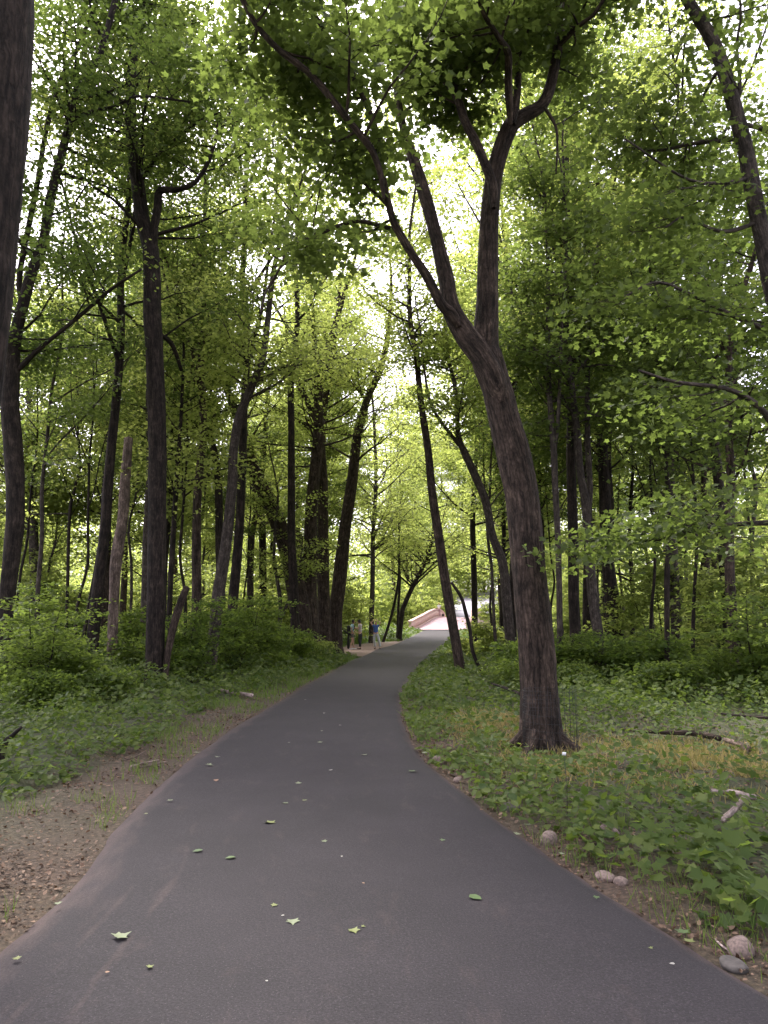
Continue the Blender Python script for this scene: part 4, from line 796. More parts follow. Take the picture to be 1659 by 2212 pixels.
def ground_cover():
    rs = np.random.RandomState(5); ch = []
    for (y0, y1, dens, size, hs, tm) in [(1.2, 6, 330, .072, 1.0, MAPLE_S), (6, 12, 330, .078, 1.0, OVAL), (12, 22, 230, .095, 1.0, KITE), (22, 42, 90, .15, 1.1, KITE), (42, 80, 30, .26, 1.2, KITE)]:
        x, y = pts_in(rs, y0, y1, dens, .56)
        m = herb_mask(x, y) & (np.abs(x) < .56 * y + 3)
        left = x < path_l(y)
        cl = fbm(x * 1.6, y * 1.6, 41); yz = yellow_zone(x, y)
        hole = np.zeros(len(x), bool)
        for (sx_, sy_, rr_) in KEEP_CLEAR: hole |= ((x - sx_) ** 2 + (y - sy_) ** 2 < rr_ ** 2)
        m &= ~hole
        keep = np.where(left, .55 + 1.2 * sstep(.35, .6, cl), sstep(.40, .54, cl) * .95 + np.where(y < 7, .06, .22)) * (1 - .72 * np.clip(yz * 1.3, 0, 1))
        if y1 > 12: keep = np.maximum(keep, .6 * (yz < .2))
        m &= rs.random(len(x)) < keep
        x, y, left, cl = x[m], y[m], left[m], cl[m]
        dl = path_l(y) - x; dr = x - path_r(y); d = np.maximum(dl, dr)
        h = (.07 + .42 * sstep(.38, .72, cl)) * np.clip(.35 + d * .35, .3, 1.0) * hs * np.where(left, 1.05, .8)
        h = h * (1 + .6 * sstep(1.5, 5, d))
        u = rs.random(len(x)) ** .6
        p = np.column_stack((x, y, terr(x, y) + .015 + h * u))
        nr = np.array((0, -.12, 1.0)) + rs.normal(size=p.shape) * .42
        ch.append(leaves(p, nr, size * (.55 + .8 * rs.random(len(x))), rs, tm))
    o = leaf_obj('ground_cover', ch, M['herb']); tag(o, 'knee high green herbs and ivy covering the woodland floor', 'ground cover', kind='stuff')
    # big-leaved maple seedlings in the near right corner and along the left
    ch = []; c = []
    for (dx_, dy_, k, sz) in [(1560, 1760, 16, .13), (1620, 1820, 16, .14), (1500, 1850, 14, .13), (1570, 1900, 18, .15), (1640, 1930, 18, .16), (1520, 1960, 12, .12), (1600, 2000, 14, .13), (1420, 1800, 12, .10), (1380, 1740, 12, .09), (1640, 1700, 16, .12), (1300, 1760, 12, .09), (1240, 1790, 12, .09), (1340, 1850, 10, .09),
                            (1180, 1690, 14, .10), (1140, 1720, 14, .10), (1210, 1740, 14, .10), (1110, 1660, 14, .09), (1000, 1620, 12, .09), (1050, 1640, 12, .09), (940, 1590, 12, .09), (1260, 1690, 12, .08), (1450, 1890, 10, .10),
                            (40, 1700, 16, .12), (110, 1690, 14, .11), (170, 1650, 14, .11), (240, 1640, 14, .10), (300, 1610, 14, .10), (60, 1650, 14, .12), (350, 1590, 12, .09), (410, 1560, 12, .09), (30, 1600, 14, .12), (140, 1600, 14, .11)]:
        cx, cy, _z = G(dx_, dy_)
        for q in range(int(k * 1.5)):
            a = rs.random() * 6.28; rr = rs.random() ** .5 * .34; c.append((cx + math.cos(a) * rr, cy + math.sin(a) * rr, float(terr(cx, cy)) + .08 + .28 * rs.random() * (1 - rr * 1.5), sz * .8 * (.55 + .6 * rs.random())))
    c = np.array(c); nr = np.array((0, -.2, 1.0)) + rs.normal(size=(len(c), 3)) * .28
    V, F, r = leaves(c[:, :3], nr, c[:, 3], rs, MAPLE)
    o = leaf_obj('maple_seedlings', [(V, F, r)], M['leaf_under']); tag(o, 'broad leaved maple seedlings growing among the herbs', 'seedlings', kind='stuff')
    # grass
    ch = []
    for (y0, y1, dens, hgt, w) in [(1.5, 7, 120, .15, .005), (7, 16, 110, .16, .007), (16, 34, 60, .18, .013), (34, 70, 26, .24, .028)]:
        x, y = pts_in(rs, y0, y1, dens * 3, .3)
        dl = path_l(y) - x; dr = x - path_r(y)
        cl = fbm(x * 2.3, y * 2.3, 61)
        okL = (dl > .06) & (dl < np.interp(y, [0, 12, 20, 30, 60], [1.5, 1.2, 1.4, 1.8, 4.0])) & ~((y > 35) & (y < 60) & (dl < 2.3))
        okR = (dr > .03) & (dr < np.interp(y, [0, 6, 30, 60], [.5, 1.2, 1.6, 5]))
        thr = np.interp(y, [0, 6, 14, 20], [.66, .62, .5, .36]); m = (okL & (cl > thr)) | (okR & (cl > .52))
        x, y = x[m], y[m]; n = len(x); p = np.column_stack((x, y, terr(x, y) - .01))
        hd = np.array((0, 0, 1.0)) + rs.normal(size=(n, 3)) * np.array((.38, .38, 0)); nr = rs.normal(size=(n, 3)) * np.array((1, 1, .1))
        s = hgt * (.4 + .9 * rs.random(n)); ch.append(leaves(p, nr, s, rs, BLADE, hd, np.full(n, w)))
    o = leaf_obj('grass', ch, M['grass']); tag(o, 'short grass fringing the asphalt path', 'grass', kind='stuff')
    # yellowing blades in the trampled patch right of the maple
    x = rs.uniform(.4, 7.5, 50000); y = rs.uniform(6.3, 13.5, 50000); yz = yellow_zone(x, y); dr = x - path_r(y)
    m = (dr > .45) & (rs.random(len(x)) < yz * .75) & (fbm(x * 2.2, y * 2.2, 71) > .36); x, y = x[m], y[m]; n = len(x)
    p = np.column_stack((x, y, terr(x, y) - .01)); hd = np.array((0, 0, .8)) + rs.normal(size=(n, 3)) * np.array((.55, .55, .15)); nr = rs.normal(size=(n, 3)) * np.array((1, 1, .2))
    o = leaf_obj('yellowing_blades', [leaves(p, nr, .13 * (.4 + .9 * rs.random(n)), rs, BLADE, hd, np.full(n, .014))], M['yellow']); tag(o, 'yellowing flattened blades on the trampled patch right of the forked maple', 'dying foliage', kind='stuff')
    # litter
    ch = []
    for (y0, y1, dens, size) in [(1, 6, 1300, .029), (6, 14, 700, .036), (14, 30, 110, .055)]:
        x, y = pts_in(rs, y0, y1, dens, .56); dl = path_l(y) - x; dr = x - path_r(y)
        pr = np.where(dl > 0, np.exp(-((dl - .5) / .9) ** 2), np.exp(-((dr - .1) / .55) ** 2) + .42 + .5 * yellow_zone(x, y)) * (fbm(x * 2, y * 2, 81) * 1.3 - .15)
        m = (np.maximum(dl, dr) > -.02) & (rs.random(len(x)) < pr); x, y = x[m], y[m]; n = len(x)
        p = np.column_stack((x, y, terr(x, y) + .008 + .02 * rs.random(n))); nr = np.array((0, 0, 1.0)) + rs.normal(size=(n, 3)) * .35
        ch.append(leaves(p, nr, size * (.35 + 1.0 * rs.random(n) ** 1.5), rs, OVAL))
    o = leaf_obj('leaf_litter', ch, M['litter']); tag(o, 'brown dead leaf litter along both edges of the path', 'leaf litter', kind='stuff')
ground_cover()

# ------------------------------------------------------------------ small things on the ground
def stick(name, label, cat, pts, mat, Y0=None, rough=.08, group=None, lift=.0, smooth_n=10):
    """image polyline lying on the ground"""
    q = []
    for (x, y, hw) in pts:
        g = G(x, y); q.append((g[0], g[1], g[2] + hw / FPX * g[1] * .8 + lift, hw / FPX * g[1]))
    q = smooth_poly(np.array(q), smooth_n); base = q[0, :3].copy(); tb = Tubes(); tb.seed = len(COL.objects)
    tb.add(q[:, :3], q[:, 3], 9, True, rough); root = tb.build(name, M[mat], None, base); root.location = base
    return tag(root, label, cat, group)
M['birch'] = barkmat('pale_weathered_wood', (.16, .12, .11), (.50, .42, .40), bump=.4)
stick('fallen_branch', 'pale bare branch lying level among the seedlings near the right edge', 'branch', [(1536, 1726, 5), (1580, 1730, 6), (1632, 1742, 6)], 'birch', lift=.05)
stick('fallen_branch', 'pale pinkish branch slanting down below the level one near the right edge', 'branch', [(1612, 1748, 6), (1590, 1775, 6), (1562, 1802, 6)], 'birch', lift=.08)
stick('fallen_branch', 'thick grey rotting branch under the seedlings at lower right', 'branch', [(1552, 1858, 10), (1580, 1890, 12), (1612, 1926, 12)], 'dead', lift=.04)
stick('fallen_branch', 'pale stick lying by the left verge of the path near the tall straight maple', 'branch', [(478, 1500, 3), (510, 1507, 4), (545, 1513, 4)], 'birch', lift=.06)
stick('fallen_branch', 'long dark fallen bough lying across the yellowing patch on the right', 'branch', [(1349, 1588, 3), (1430, 1596, 4), (1500, 1600, 6), (1556, 1612, 6)], 'bark', lift=.06)
stick('fallen_branch', 'short dark log end beside the long bough on the right', 'branch', [(1566, 1612, 5), (1595, 1622, 6), (1621, 1634, 6)], 'dead', lift=.05)
stick('fallen_branch', 'thin dark dead branch among the herbs left of the forked maple', 'branch', [(1062, 1500, 2), (1085, 1510, 3), (1126, 1530, 4)], 'bark_dark', lift=.22)
stick('fallen_branch', 'thin dark bough stretched out level by the right edge behind the patch', 'branch', [(1560, 1575, 2), (1610, 1582, 2.5), (1665, 1588, 3)], 'bark_dark', lift=.2)
for i, (pp, w) in enumerate([([(268, 1640), (300, 1652), (335, 1660)], 'longest dark twig'), ([(280, 1662), (310, 1655), (342, 1648)], 'pale crossing twig'), ([(262, 1652), (285, 1645), (312, 1632)], 'short upper twig'), ([(300, 1668), (325, 1664), (360, 1655)], 'thin lower twig')]):
    stick('twig', w + ' in the small heap on the bare left verge', 'twig', [(a, b, 1.6) for a, b in pp], 'dead' if i != 1 else 'birch', lift=.01 + .01 * i, group='twig heap on the left verge')
stick('twig', 'short pinkish twig lying alone in the middle of the near asphalt', 'twig', [(475, 2040, 2), (510, 2060, 2.6), (550, 2079, 2.2)], 'birch')
stick('twig', 'thin dark twig lying crosswise on the asphalt by the left edge', 'twig', [(252, 1834, 1), (275, 1836, 1.2), (300, 1836, 1)], 'dead')
stick('twig', 'bleached twig on the litter at the lower right edge by the round stone', 'twig', [(1545, 2040, 2), (1562, 2052, 2), (1578, 2066, 2)], 'birch', lift=.01)
def leaning(name, label, cat, pts, Y, mat):
    p, r = trace([(a, b, c) for a, b, c in pts], Y); base = p[0].copy(); tb = Tubes(); tb.seed = 9; tb.add(p, r, 9, True, .12)
    o = tb.build(name, M[mat], None, base); o.location = base; tag(o, label, cat)
leaning('dead_branch', 'dark broken branch stuck up out of the herbs at the left edge', 'branch', [(-6, 1665, 8), (2, 1640, 8), (10, 1606, 7), (28, 1588, 5), (47, 1570, 3)], 8.2, 'bark_dark')

def stone(px, py, w, hratio, label, seed, col='stone'):
    g = G(px, py); R0 = w / 2 / FPX * g[1]; import bmesh
    bm = bmesh.new(); bmesh.ops.create_icosphere(bm, subdivisions=4, radius=1)
    rs = np.random.RandomState(seed); a = rs.normal(size=(5, 3)); a /= np.linalg.norm(a, axis=1)[:, None]
    for v in bm.verts:
        n = np.array(v.co); k = 1 + .05 * float(vnoise(n[0] * 4 + seed, n[1] * 4 + n[2] * 3, seed + 5)) + .22 * float(vnoise(n[0] * 1.4 + seed, n[1] * 1.4 + n[2] * 1.1, seed)) 
        for c in a:
            dd = float(n @ c)
            if dd > .72: k *= 1 - (dd - .72) * .55
        v.co = Vector((n[0] * R0 * k, n[1] * R0 * .85 * k, n[2] * R0 * hratio * k))
    me = bpy.data.meshes.new('stone'); bm.to_mesh(me); bm.free(); me.polygons.foreach_set('use_smooth', [True] * len(me.polygons))
    me.materials.append(M[col]); o = bpy.data.objects.new('stone', me); COL.objects.link(o); o.location = (g[0], g[1], g[2] + R0 * hratio * .38); o.rotation_euler = (0, 0, seed)
    tag(o, label, 'stone', None)
M['stone'] = simple('pinkish_fieldstone', (.155, .115, .098), .95, .45, 60); M['stone_dark'] = simple('mossy_dark_stone', (.07, .062, .055), .9, .3, 30)
stone(1186, 1822, 36, .95, 'round pinkish stone at the right edge of the path, below the forked maple', 1)
stone(1309, 1900, 40, .5, 'flat pale stone set in the litter at the right edge, left of a smaller one', 2)
stone(1342, 1912, 30, .6, 'small grey stone touching the flat pale one at the right edge', 3)
stone(1602, 2062, 52, .85, 'largest round pink stone at the lower right corner', 4)
stone(1582, 2092, 56, .4, 'flat brownish stone lying in front of the largest round one', 5, 'stone_dark')
stone(949, 1650, 28, .8, 'small stone at the path edge half under the herbs, furthest up the path', 6)
stone(990, 1690, 20, .7, 'tiny pale stone at the right path edge between two bigger ones', 7)
stone(1314, 1806, 46, .7, 'grey stone standing back among the herbs right of the round pinkish stone', 8)
stone(1105, 1752, 36, .6, 'dark low stone under the herbs at the path edge', 9, 'stone_dark')

# fallen leaves on the asphalt
LM = {'pale': simple('fallen_leaf_pale', (.13, .155, .085), .6, .1, 60), 'green': simple('fallen_leaf_green', (.06, .10, .03), .55, .2, 60), 'yellow': simple('fallen_leaf_yellow', (.12, .14, .04), .6, .15, 60),
      'dark': simple('fallen_leaf_dark', (.05, .09, .03), .55, .2, 60), 'brown': simple('fallen_leaf_brown', (.22, .13, .08), .7, .2, 60), 'white': simple('fallen_petal', (.27, .26, .23), .7, .05, 60)}
FALLEN = [(262, 2061, 44, 'pale', 'largest pale leaf near the lower left'), (323, 2132, 18, 'yellow', 'yellow leaf below the largest pale one'), (32, 2112, 20, 'yellow', 'yellow green leaf at the lower left corner'),
 (591, 1988, 17, 'yellow', 'bright small leaf above the curled pale one'), (632, 2026, 32, 'pale', 'curled pale leaf left of centre'), (765, 2050, 28, 'yellow', 'olive yellow leaf near the bottom centre'), (785, 2038, 10, 'yellow', 'tiny leaf touching the olive yellow one'),
 (1028, 1972, 38, 'green', 'folded green leaf right of centre'), (497, 1879, 26, 'green', 'green leaf, right one of a pair in the left lane'), (426, 1864, 26, 'dark', 'dark green leaf, left one of a pair in the left lane'), (581, 1798, 30, 'yellow', 'crumpled yellowish leaf in the middle distance'),
 (657, 1749, 12, 'yellow', 'small leaf right of the pale one at mid path'), (615, 1756, 16, 'pale', 'small pale leaf at mid path'), (643, 1711, 16, 'pale', 'small pale leaf higher up mid path'), (714, 1681, 10, 'white', 'tiny whitish leaf right of mid path'),
 (786, 1645, 16, 'pale', 'pale leaf nearest the right bend'), (690, 1617, 14, 'pale', 'small pale leaf far up the path'), (892, 1682, 21, 'green', 'green leaf close to the right edge by the tiny stone'), (956, 1840, 12, 'green', 'small green leaf in the right lane'),
 (1120, 1826, 20, 'pale', 'greyish leaf left of the round pinkish stone'), (1138, 1804, 22, 'pale', 'pale green leaf on the very edge above the round pinkish stone'), (1216, 1869, 16, 'pale', 'pale leaf on the edge below the round pinkish stone'), (1290, 1970, 16, 'green', 'thin green leaf near the right lower edge'),
 (1475, 2050, 34, 'green', 'blurred dark green leaf at lower right'), (1488, 2067, 28, 'yellow', 'bright green leaf touching the dark one at lower right'), (1407, 2087, 10, 'yellow', 'tiny yellow leaf left of the lower right pair'), (1454, 2124, 12, 'white', 'whitish curled bit below the lower right pair'),
 (466, 1704, 18, 'brown', 'thin brownish leaf near the left edge'), (452, 1668, 20, 'pale', 'pale crumpled leaf by the left edge, far'), (368, 1748, 16, 'pale', 'pale leaf on the left edge of the asphalt'), (701, 1842, 14, 'pale', 'faint grey leaf in the middle of the path'), (738, 1878, 6, 'white', 'tiny white petal in the middle of the path'),
 (624, 1617, 8, 'pale', 'tiny leaf far up the path, left one'), (695, 1591, 8, 'pale', 'tiny leaf far up the path, right one'), (122, 1984, 18, 'pale', 'pale leaf on the dirt at the left lower edge'), (918, 1641, 16, 'pale', 'pale leaf at the right edge by the furthest stone'), (610, 2011, 8, 'white', 'tiny white bit between the bright and the curled leaf'),
 (230, 2141, 10, 'brown', 'tiny brown bit at the bottom left'), (785, 1938, 7, 'brown', 'tiny orange brown bit right of centre'), (470, 1650, 12, 'pale', 'small pale leaf at the left edge, far up'), (426, 1640, 16, 'pale', 'pale leaf on the left kerbless edge near the twig heap'), (314, 1780, 10, 'yellow', 'tiny yellow leaf near the left edge'),
 (700, 1550, 8, 'white', 'tiny pale fleck far up the path in the bend'), (735, 1578, 7, 'white', 'tiny pale fleck beyond the small pale leaf'), (660, 1520, 7, 'white', 'farthest pale fleck on the path'), (940, 1520, 1, 'white', ''),
 (575, 2460 - 300, 7, 'white', 'tiny white fleck at the bottom centre')]
def fallen():
    rs = np.random.RandomState(8); T0, F0 = MAPLE; T0 = T0 - np.array((0, .45, 0)); T1, F1 = OVAL; T1 = T1 - np.array((0, .5, 0))
    for i, (x, y, w, col, lab) in enumerate(FALLEN):
        if not lab: continue
        g = G(x, y); s = max(w, 7) / FPX * g[1] * (.82 if w > 12 else .9); ov = w < 10 or col in ('white', 'brown') or (w in (26, 38))
        T, F = (T1, F1) if ov else (T0, F0)
        a = rs.random() * 6.28; V = T * s; V = V * np.array((.9 if not ov else 1.1, 1, 1))
        c = rs.uniform(.2, .75) / max(s, .02); V[:, 2] = V[:, 2] * .5 + c * (V[:, 0] * math.cos(a * 2) + V[:, 1] * math.sin(a * 2)) ** 2 * .55 + .006
        V = np.column_stack((V[:, 0] * math.cos(a) - V[:, 1] * math.sin(a), V[:, 0] * math.sin(a) + V[:, 1] * math.cos(a), V[:, 2]))
        n = len(V); V2 = np.vstack((V, V - np.array((0, 0, .0012)))); FF = np.vstack((F, F[:, ::-1] + n))
        o = mesh_np('fallen_leaf', V2, FF, LM[col]); o.location = (g[0], g[1], float(base_terr(g[0], g[1])) + .024)
        tag(o, lab + ', lying on the asphalt', 'leaf', 'fallen leaves on the path')
fallen()

# ------------------------------------------------------------------ wire guard and marker
M['wire'] = simple('black_wire', (.02, .02, .022), .5, .1, 10, .6)
def guard():
    cx, Yc = (1177 - 829.5) / FPX * 9.15, 9.15; z0 = float(terr(cx, Yc)); rd = .315; H = .80
    tb = Tubes(); rs = random.Random(3)
    root = empty('wire_guard', (cx, Yc, z0)); tag(root, 'thin black wire mesh guard standing round the foot of the forked maple', 'tree guard')
    v = Tubes(); h = Tubes()
    for k in range(26):
        a = k / 26 * 6.283; x = math.cos(a) * rd; y = math.sin(a) * rd; l = rs.uniform(-.02, .02)
        v.add(np.array([(x, y, -.03), (x * 1.01 + l * .3, y, H * .5), (x + l, y, H + rs.uniform(-.03, .03))]), [.0022] * 3, 5)
    for k in range(9):
        z = .06 + k * (H - .08) / 8; a = np.linspace(0, 6.283, 33)
        h.add(np.column_stack((np.cos(a) * rd, np.sin(a) * rd, z + .006 * np.sin(a * 3 + k))), [.0016] * 33, 4, False)
    v.build('upright_wires', M['wire'], root); h.build('wire_hoops', M['wire'], root)
guard()
def marker():
    g = G(1226, 1765); root = empty('plant_marker', g); tag(root, 'thin dark stake with a tiny white tag among the herbs below the wire guard', 'marker')
    H = 125 / FPX * g[1]; t = Tubes(); t.add(np.array([(0, 0, -.05), (.004, 0, H * .5), (-.012, 0, H)]), [.0028, .0026, .0022], 6); t.build('stake', M['wire'], root)
    V = np.array([(-.017, -.002, -.012), (.015, -.002, -.014), (.018, -.002, .010), (-.013, -.002, .014), (-.017, .002, -.012), (.015, .002, -.014), (.018, .002, .010), (-.013, .002, .014)]) + np.array((-.012, -.005, H))
    F = np.array([(0, 1, 2, 3), (7, 6, 5, 4), (0, 4, 5, 1), (1, 5, 6, 2), (2, 6, 7, 3), (3, 7, 4, 0)])
    mesh_np('tag', V, F, simple('white_tag', (.7, .7, .72), .6), root)
marker()

# ------------------------------------------------------------------ people
def skin(name, V, E, Rd, root_i, mat, parent, sub=2):
    me = bpy.data.meshes.new(name); me.from_pydata([tuple(v) for v in V], E, []); me.update()
    o = bpy.data.objects.new(name + '_cage', me); COL.objects.link(o)
    m = o.modifiers.new('s', 'SKIN'); m.use_smooth_shade = True
    for i, r in enumerate(Rd):
        r = r if isinstance(r, tuple) else (r, r); o.data.skin_vertices[0].data[i].radius = r
    o.data.skin_vertices[0].data[root_i].use_root = True
    sb = o.modifiers.new('u', 'SUBSURF'); sb.levels = sub; sb.render_levels = sub
    dg = bpy.context.evaluated_depsgraph_get(); me2 = bpy.data.meshes.new_from_object(o.evaluated_get(dg)); bpy.data.objects.remove(o)
    me2.name = name; me2.materials.clear(); me2.materials.append(mat); q = bpy.data.objects.new(name, me2); COL.objects.link(q); q.parent = parent
    return q
M['skin'] = simple('skin', (.45, .27, .20), .6, .05, 30); M['hair_black'] = simple('black_hair', (.012, .010, .010), .6, .3, 90); M['hair_brown'] = simple('brown_hair', (.07, .04, .025), .6, .3, 90); M['hair_red'] = simple('reddish_hair', (.35, .12, .09), .6, .3, 90)
def person(label, loc, yaw, pose, cl, H=1.72):
    """figure faces local +y; pose: dict of joints in metres for a 1.72 m body"""
    J = dict(pelvis=(0, 0, .95), waist=(0, .01, 1.08), chest=(0, 0, 1.28), neck=(0, .0, 1.46), head=(0, .02, 1.56), crown=(0, .0, 1.66),
             sh_l=(-.18, 0, 1.40), el_l=(-.22, -.02, 1.13), wr_l=(-.22, .08, .90), sh_r=(.18, 0, 1.40), el_r=(.22, -.02, 1.13), wr_r=(.22, .08, .90),
             hp_l=(-.09, 0, .90), kn_l=(-.10, .02, .50), an_l=(-.10, -.02, .08), hp_r=(.09, 0, .90), kn_r=(.10, .02, .50), an_r=(.10, -.02, .08))
    J.update(pose); J = {k: np.array(v, float) for k, v in J.items()}
    root = empty('person', loc); root.rotation_euler = (0, 0, yaw); root.scale = (H / 1.72,) * 3; tag(root, label, 'person', None)
    V = []; E = []; Rr = []; ix = {}
    def vt(k, p, r, fr=None):
        V.append(p); Rr.append(r); ix[k] = len(V) - 1
        if fr is not None: E.append((ix[fr], ix[k]))
    vt('pelvis', J['pelvis'], (.135, .10)); vt('waist', J['waist'], (.12, .09), 'pelvis'); vt('chest', J['chest'], (.145, .105), 'waist'); vt('up', J['chest'] * .4 + J['neck'] * .6, (.11, .08), 'chest')
    vt('neck', J['neck'], .050, 'up'); hd = J['head']; vt('jaw', hd + (0, .012, -.025), (.062, .068), 'neck'); vt('head', hd + (0, 0, .04), (.076, .092), 'jaw'); vt('crown', J['crown'], (.055, .07), 'head')
    vt('nose', hd + (0, .105, .012), .012, 'jaw')
    for s, sg in (('l', -1), ('r', 1)):
        vt('sh' + s, J['sh_' + s], .052, 'up'); vt('el' + s, J['el_' + s], .040, 'sh' + s); vt('wr' + s, J['wr_' + s], .025, 'el' + s)
        d = J['wr_' + s] - J['el_' + s]; d /= np.linalg.norm(d); sd_ = np.cross(d, (0, 1, .01)); sd_ /= np.linalg.norm(sd_) + 1e-6; cu = np.cross(sd_, d)
        vt('pa' + s, J['wr_' + s] + d * .06, (.036, .018), 'wr' + s)
        for f, (off, ln) in enumerate(((-.03, .06), (-.01, .075), (.01, .07), (.03, .055))):
            a = J['wr_' + s] + d * .10 + sd_ * off; b = a + d * ln * .5 - cu * .008; c = b + d * ln * .45 - cu * .02
            vt('f%s%d' % (s, f), a, .009, 'pa' + s); vt('g%s%d' % (s, f), b, .008, 'f%s%d' % (s, f)); vt('h%s%d' % (s, f), c, .007, 'g%s%d' % (s, f))
        a = J['wr_' + s] + d * .05 + sd_ * -.045 * sg; vt('t' + s, a, .010, 'pa' + s); vt('u' + s, a + d * .045 - cu * .01 - sd_ * .012 * sg, .008, 't' + s)
        vt('hp' + s, J['hp_' + s], .085, 'pelvis'); vt('kn' + s, J['kn_' + s], .055, 'hp' + s); vt('ca' + s, J['kn_' + s] * .62 + J['an_' + s] * .38 + (0, -.02, 0), .05, 'kn' + s); vt('an' + s, J['an_' + s], .036, 'ca' + s); vt('to' + s, J['an_' + s] + (0, .12, -.04), (.04, .03), 'an' + s)
    skin('body', V, E, Rr, 0, M['skin'], root)
    # eyes
    def blob(name, c, r, mat, par=root):
        T = Tubes(); z = np.linspace(-1, 1, 9); p = np.array(c)[None] + np.column_stack((np.zeros(9), np.zeros(9), z * r[2])); rad = np.sqrt(np.maximum(1 - z ** 2, .0)) * r[0] + .0005
        T.add(p, rad, 12); o = T.build(name, mat, par); return o
    for sg in (-1, 1): blob('eye', hd + (.03 * sg, .083, .038), (.009, .009, .007), cl.get('eye', M['hair_black']))
    # hair: cap over the back and top of the head
    hv = [hd + (0, -.035, -.01), hd + (0, -.03, .06), hd + (0, .0, .115), hd + (0, .05, .10)]; hr = [(.07, .05), (.088, .08), (.08, .07), (.06, .035)]
    if cl.get('long'): hv = [hd + (0, -.07, -.20), hd + (0, -.06, -.1)] + hv; hr = [(.07, .03), (.085, .04)] + hr
    skin('hair', hv, [(i, i + 1) for i in range(len(hv) - 1)], hr, 1, cl['hair'], root)
    # shirt
    sv = [J['pelvis'] + (0, 0, .0), J['waist'], J['chest'], J['chest'] * .42 + J['neck'] * .58, J['neck'] * .8 + J['chest'] * .2]; sr = [(.155, .118), (.142, .112), (.165, .125), (.13, .095), (.062, .058)]; se = [(0, 1), (1, 2), (2, 3), (3, 4)]
    for s in ('l', 'r'):
        n = len(sv); f = cl.get('sleeve', .55); sv += [J['sh_' + s], J['sh_' + s] * (1 - f) + J['el_' + s] * f]; sr += [.068, .062]; se += [(3, n), (n, n + 1)]
    skin('shirt', sv, se, sr, 0, cl['shirt'], root)
    tv = [J['pelvis'] + (0, 0, .04), J['pelvis'] + (0, 0, -.03)]; tr = [(.15, .115), (.155, .12)]; te = [(0, 1)]
    for s in ('l', 'r'):
        n = len(tv); f = cl.get('leg', 1.0)
        if f < 1: tv += [J['hp_' + s], J['hp_' + s] * (1 - f) + J['kn_' + s] * f]; tr += [.105, .095]; te += [(1, n), (n, n + 1)]
        else: tv += [J['hp_' + s], J['kn_' + s], J['an_' + s] + (0, 0, .05)]; w = cl.get('wide', .075); tr += [.105, w, w * .9]; te += [(1, n), (n, n + 1), (n + 1, n + 2)]
    skin('trousers' if cl.get('leg', 1.0) >= 1 else 'shorts', tv, te, tr, 0, cl['legs'], root)
    for s in ('l', 'r'):
        a = J['an_' + s]; skin('shoe', [a + (0, -.05, -.03), a + (0, .04, -.035), a + (0, .15, -.045)], [(0, 1), (1, 2)], [(.045, .04), (.048, .04), (.042, .028)], 1, cl['shoes'], root)
    return root
def cloth(n, c): return simple(n, c, .85, .12, 12)
def at_px(px, Y): x = (px - 829.5) / FPX * Y; return x, Y, float(terr(x, Y)) + .035
SW = [cloth('light_blue_cloth', (.36, .52, .56)), cloth('black_cloth', (.012, .012, .014)), cloth('beige_grey_cloth', (.42, .37, .36)), cloth('blue_cloth', (.05, .11, .33)), cloth('light_grey_cloth', (.42, .43, .44)), cloth('white_cloth', (.7, .68, .72)), cloth('dark_navy_cloth', (.02, .03, .06)), cloth('dark_leather', (.03, .022, .02)), cloth('khaki_grey_cloth', (.12, .10, .09))]
YP = 43.6
p1 = person('person in light blue shirt and shorts with a dark backpack, facing right in profile', at_px(761.5, YP), R(-90), dict(head=(0, .06, 1.55), crown=(0, .05, 1.65), neck=(0, .03, 1.45), el_l=(-.23, .02, 1.13), wr_l=(-.16, .22, 1.0), el_r=(.22, -.04, 1.13), wr_r=(.18, .12, .93), an_l=(-.11, .1, .08), kn_l=(-.10, .08, .5), an_r=(.1, -.10, .08)),
            dict(hair=M['hair_black'], shirt=SW[0], legs=SW[8], leg=.62, shoes=SW[5]))
bp = skin('backpack', [(0, -.20, 1.02), (0, -.23, 1.18), (0, -.19, 1.38)], [(0, 1), (1, 2)], [(.13, .09), (.15, .11), (.12, .08)], 1, SW[1], None); 
def place_held(o, ref, label, cat): 
    o.matrix_world = Matrix.Translation(ref.location) @ Matrix.Rotation(ref.rotation_euler.z, 4, 'Z') @ Matrix.Scale(ref.scale[0], 4); tag(o, label, cat)
place_held(bp, p1, 'dark rounded backpack on the back of the person in the light blue shirt', 'backpack')
for sx in (-.12, .12):
    t = Tubes(); t.add(np.array([(sx, -.12, 1.40), (sx, .0, 1.475), (sx, .125, 1.36), (sx * 1.1, .13, 1.2), (sx * 1.3, .02, 1.05), (sx, -.14, 1.02)]), [.02] * 6, 8); st = t.build('strap', SW[6], bp)
person('person in beige shirt and black trousers facing the one with the backpack', at_px(779, YP - .1), R(75), dict(head=(0, .07, 1.54), crown=(0, .07, 1.64), neck=(0, .03, 1.45), el_l=(-.2, .1, 1.15), wr_l=(-.05, .26, 1.2), el_r=(.2, .06, 1.13), wr_r=(.08, .25, 1.18), an_l=(-.07, -.03, .08), an_r=(.07, .05, .08)),
       dict(hair=M['hair_black'], shirt=SW[2], legs=SW[1], wide=.08, shoes=SW[1]), 1.72)
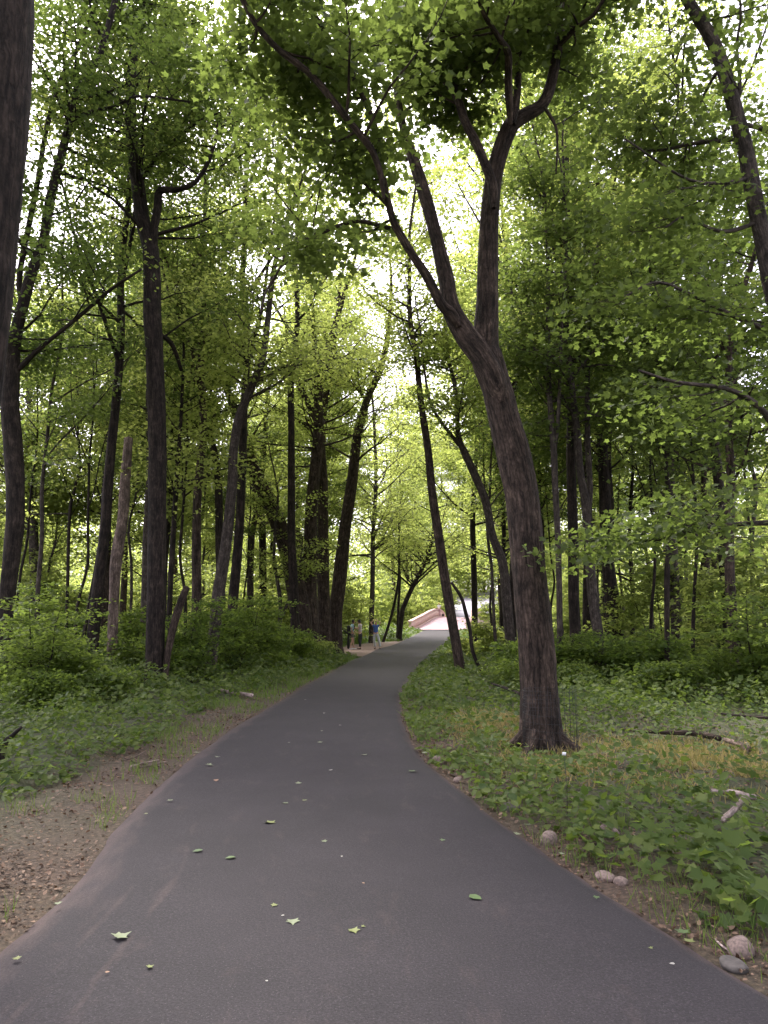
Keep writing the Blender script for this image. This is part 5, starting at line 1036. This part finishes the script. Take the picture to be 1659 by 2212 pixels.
person('person in blue top and pale trousers with both hands raised to the head', at_px(812, YP + 1.2), R(172), dict(sh_l=(-.18, 0, 1.43), el_l=(-.30, .10, 1.60), wr_l=(-.14, .10, 1.70), sh_r=(.18, 0, 1.43), el_r=(.30, .10, 1.60), wr_r=(.14, .10, 1.70), hp_l=(-.1, 0, .9), kn_l=(-.2, .03, .5), an_l=(-.28, 0, .08), an_r=(.06, -.03, .08), head=(0, .01, 1.54), crown=(0, 0, 1.64)),
       dict(hair=M['hair_brown'], shirt=SW[3], legs=SW[4], wide=.085, sleeve=.3, shoes=SW[7], long=True), 1.68)
# tall case and slanting bag beside the walkers
x, y, z = at_px(753.8, YP + .15)
case = empty('instrument_case', (x, y, z)); tag(case, 'tall narrow black case standing upright behind the walker with the backpack', 'case')
skin('shell', [(0, 0, .03), (0, 0, .35), (0, 0, .7), (0, 0, .95)], [(0, 1), (1, 2), (2, 3)], [(.075, .06), (.085, .07), (.07, .06), (.05, .05)], 0, SW[1], case)
t = Tubes(); t.add(np.array([(.0, -.07, .55), (.0, -.11, .6), (.0, -.11, .68), (0, -.07, .73)]), [.012] * 4, 8); t.build('handle', SW[7], case)
bag = skin('shoulder_bag', [(-.32, 0, 1.10), (-.15, 0, .98), (.02, 0, .88), (.17, 0, .80)], [(0, 1), (1, 2), (2, 3)], [(.03, .03), (.07, .06), (.08, .07), (.04, .03)], 1, SW[1], None)
bag.location = (x + .06, y - .28, z); tag(bag, 'flat black pointed bag slanting at the hip of the walker with the backpack', 'bag')
t = Tubes(); t.add(np.array([(-.1, .0, 1.0), (.05, .08, 1.2), (.16, .1, 1.44), (.22, .05, 1.3), (.14, 0, .86)]), [.012] * 5, 8); t.build('strap', SW[1], bag)
# person on the bridge
person('person in white and pink with reddish hair on the crest of the pink bridge', ((947.5 - 829.5) / FPX * 91.5, 91.5, 2.24), R(165), dict(el_l=(-.26, .05, 1.16), wr_l=(-.12, .25, 1.12), el_r=(.26, .03, 1.16), wr_r=(.12, .25, 1.1)),
       dict(hair=M['hair_red'], shirt=SW[5], legs=cloth('faded_pink_cloth', (.45, .28, .33)), wide=.07, shoes=SW[5], long=True), 1.7)
x = (955.8 - 829.5) / FPX * 92.5
pk = skin('daypack', [(0, 0, .06), (0, 0, .2), (0, .01, .38)], [(0, 1), (1, 2)], [(.15, .1), (.15, .12), (.1, .08)], 1, SW[1], None); pk.location = (x, 92.5, 2.26); tag(pk, 'small dark pack standing on the bridge deck beside the side wall', 'bag')
t = Tubes(); t.add(np.array([(-.04, 0, .43), (-.02, 0, .50), (.03, 0, .50), (.05, 0, .43)]), [.012] * 4, 8); t.build('strap', SW[1], pk)

# ------------------------------------------------------------------ look-alikes told apart by their order from the left
bpy.context.view_layer.update()
seen = {}
for o in COL.objects:
    if o.parent is None and o.get('label') and o.get('group') in ('background trees of the wood', 'understorey shrubs', 'thin young trees'): seen.setdefault(o['label'], []).append(o)
for lab, os_ in seen.items():
    if len(os_) < 2: continue
    os_.sort(key=lambda o: proj(np.array(o.location))[0][0])
    nm = ['left one', 'right one'] if len(os_) == 2 else ['left one', 'middle one', 'right one'] if len(os_) == 3 else [q + ' from left' for q in ('first', 'second', 'third', 'fourth', 'fifth', 'sixth', 'seventh', 'eighth', 'ninth')]
    for o, q in zip(os_, nm): o['label'] = lab + ', ' + q
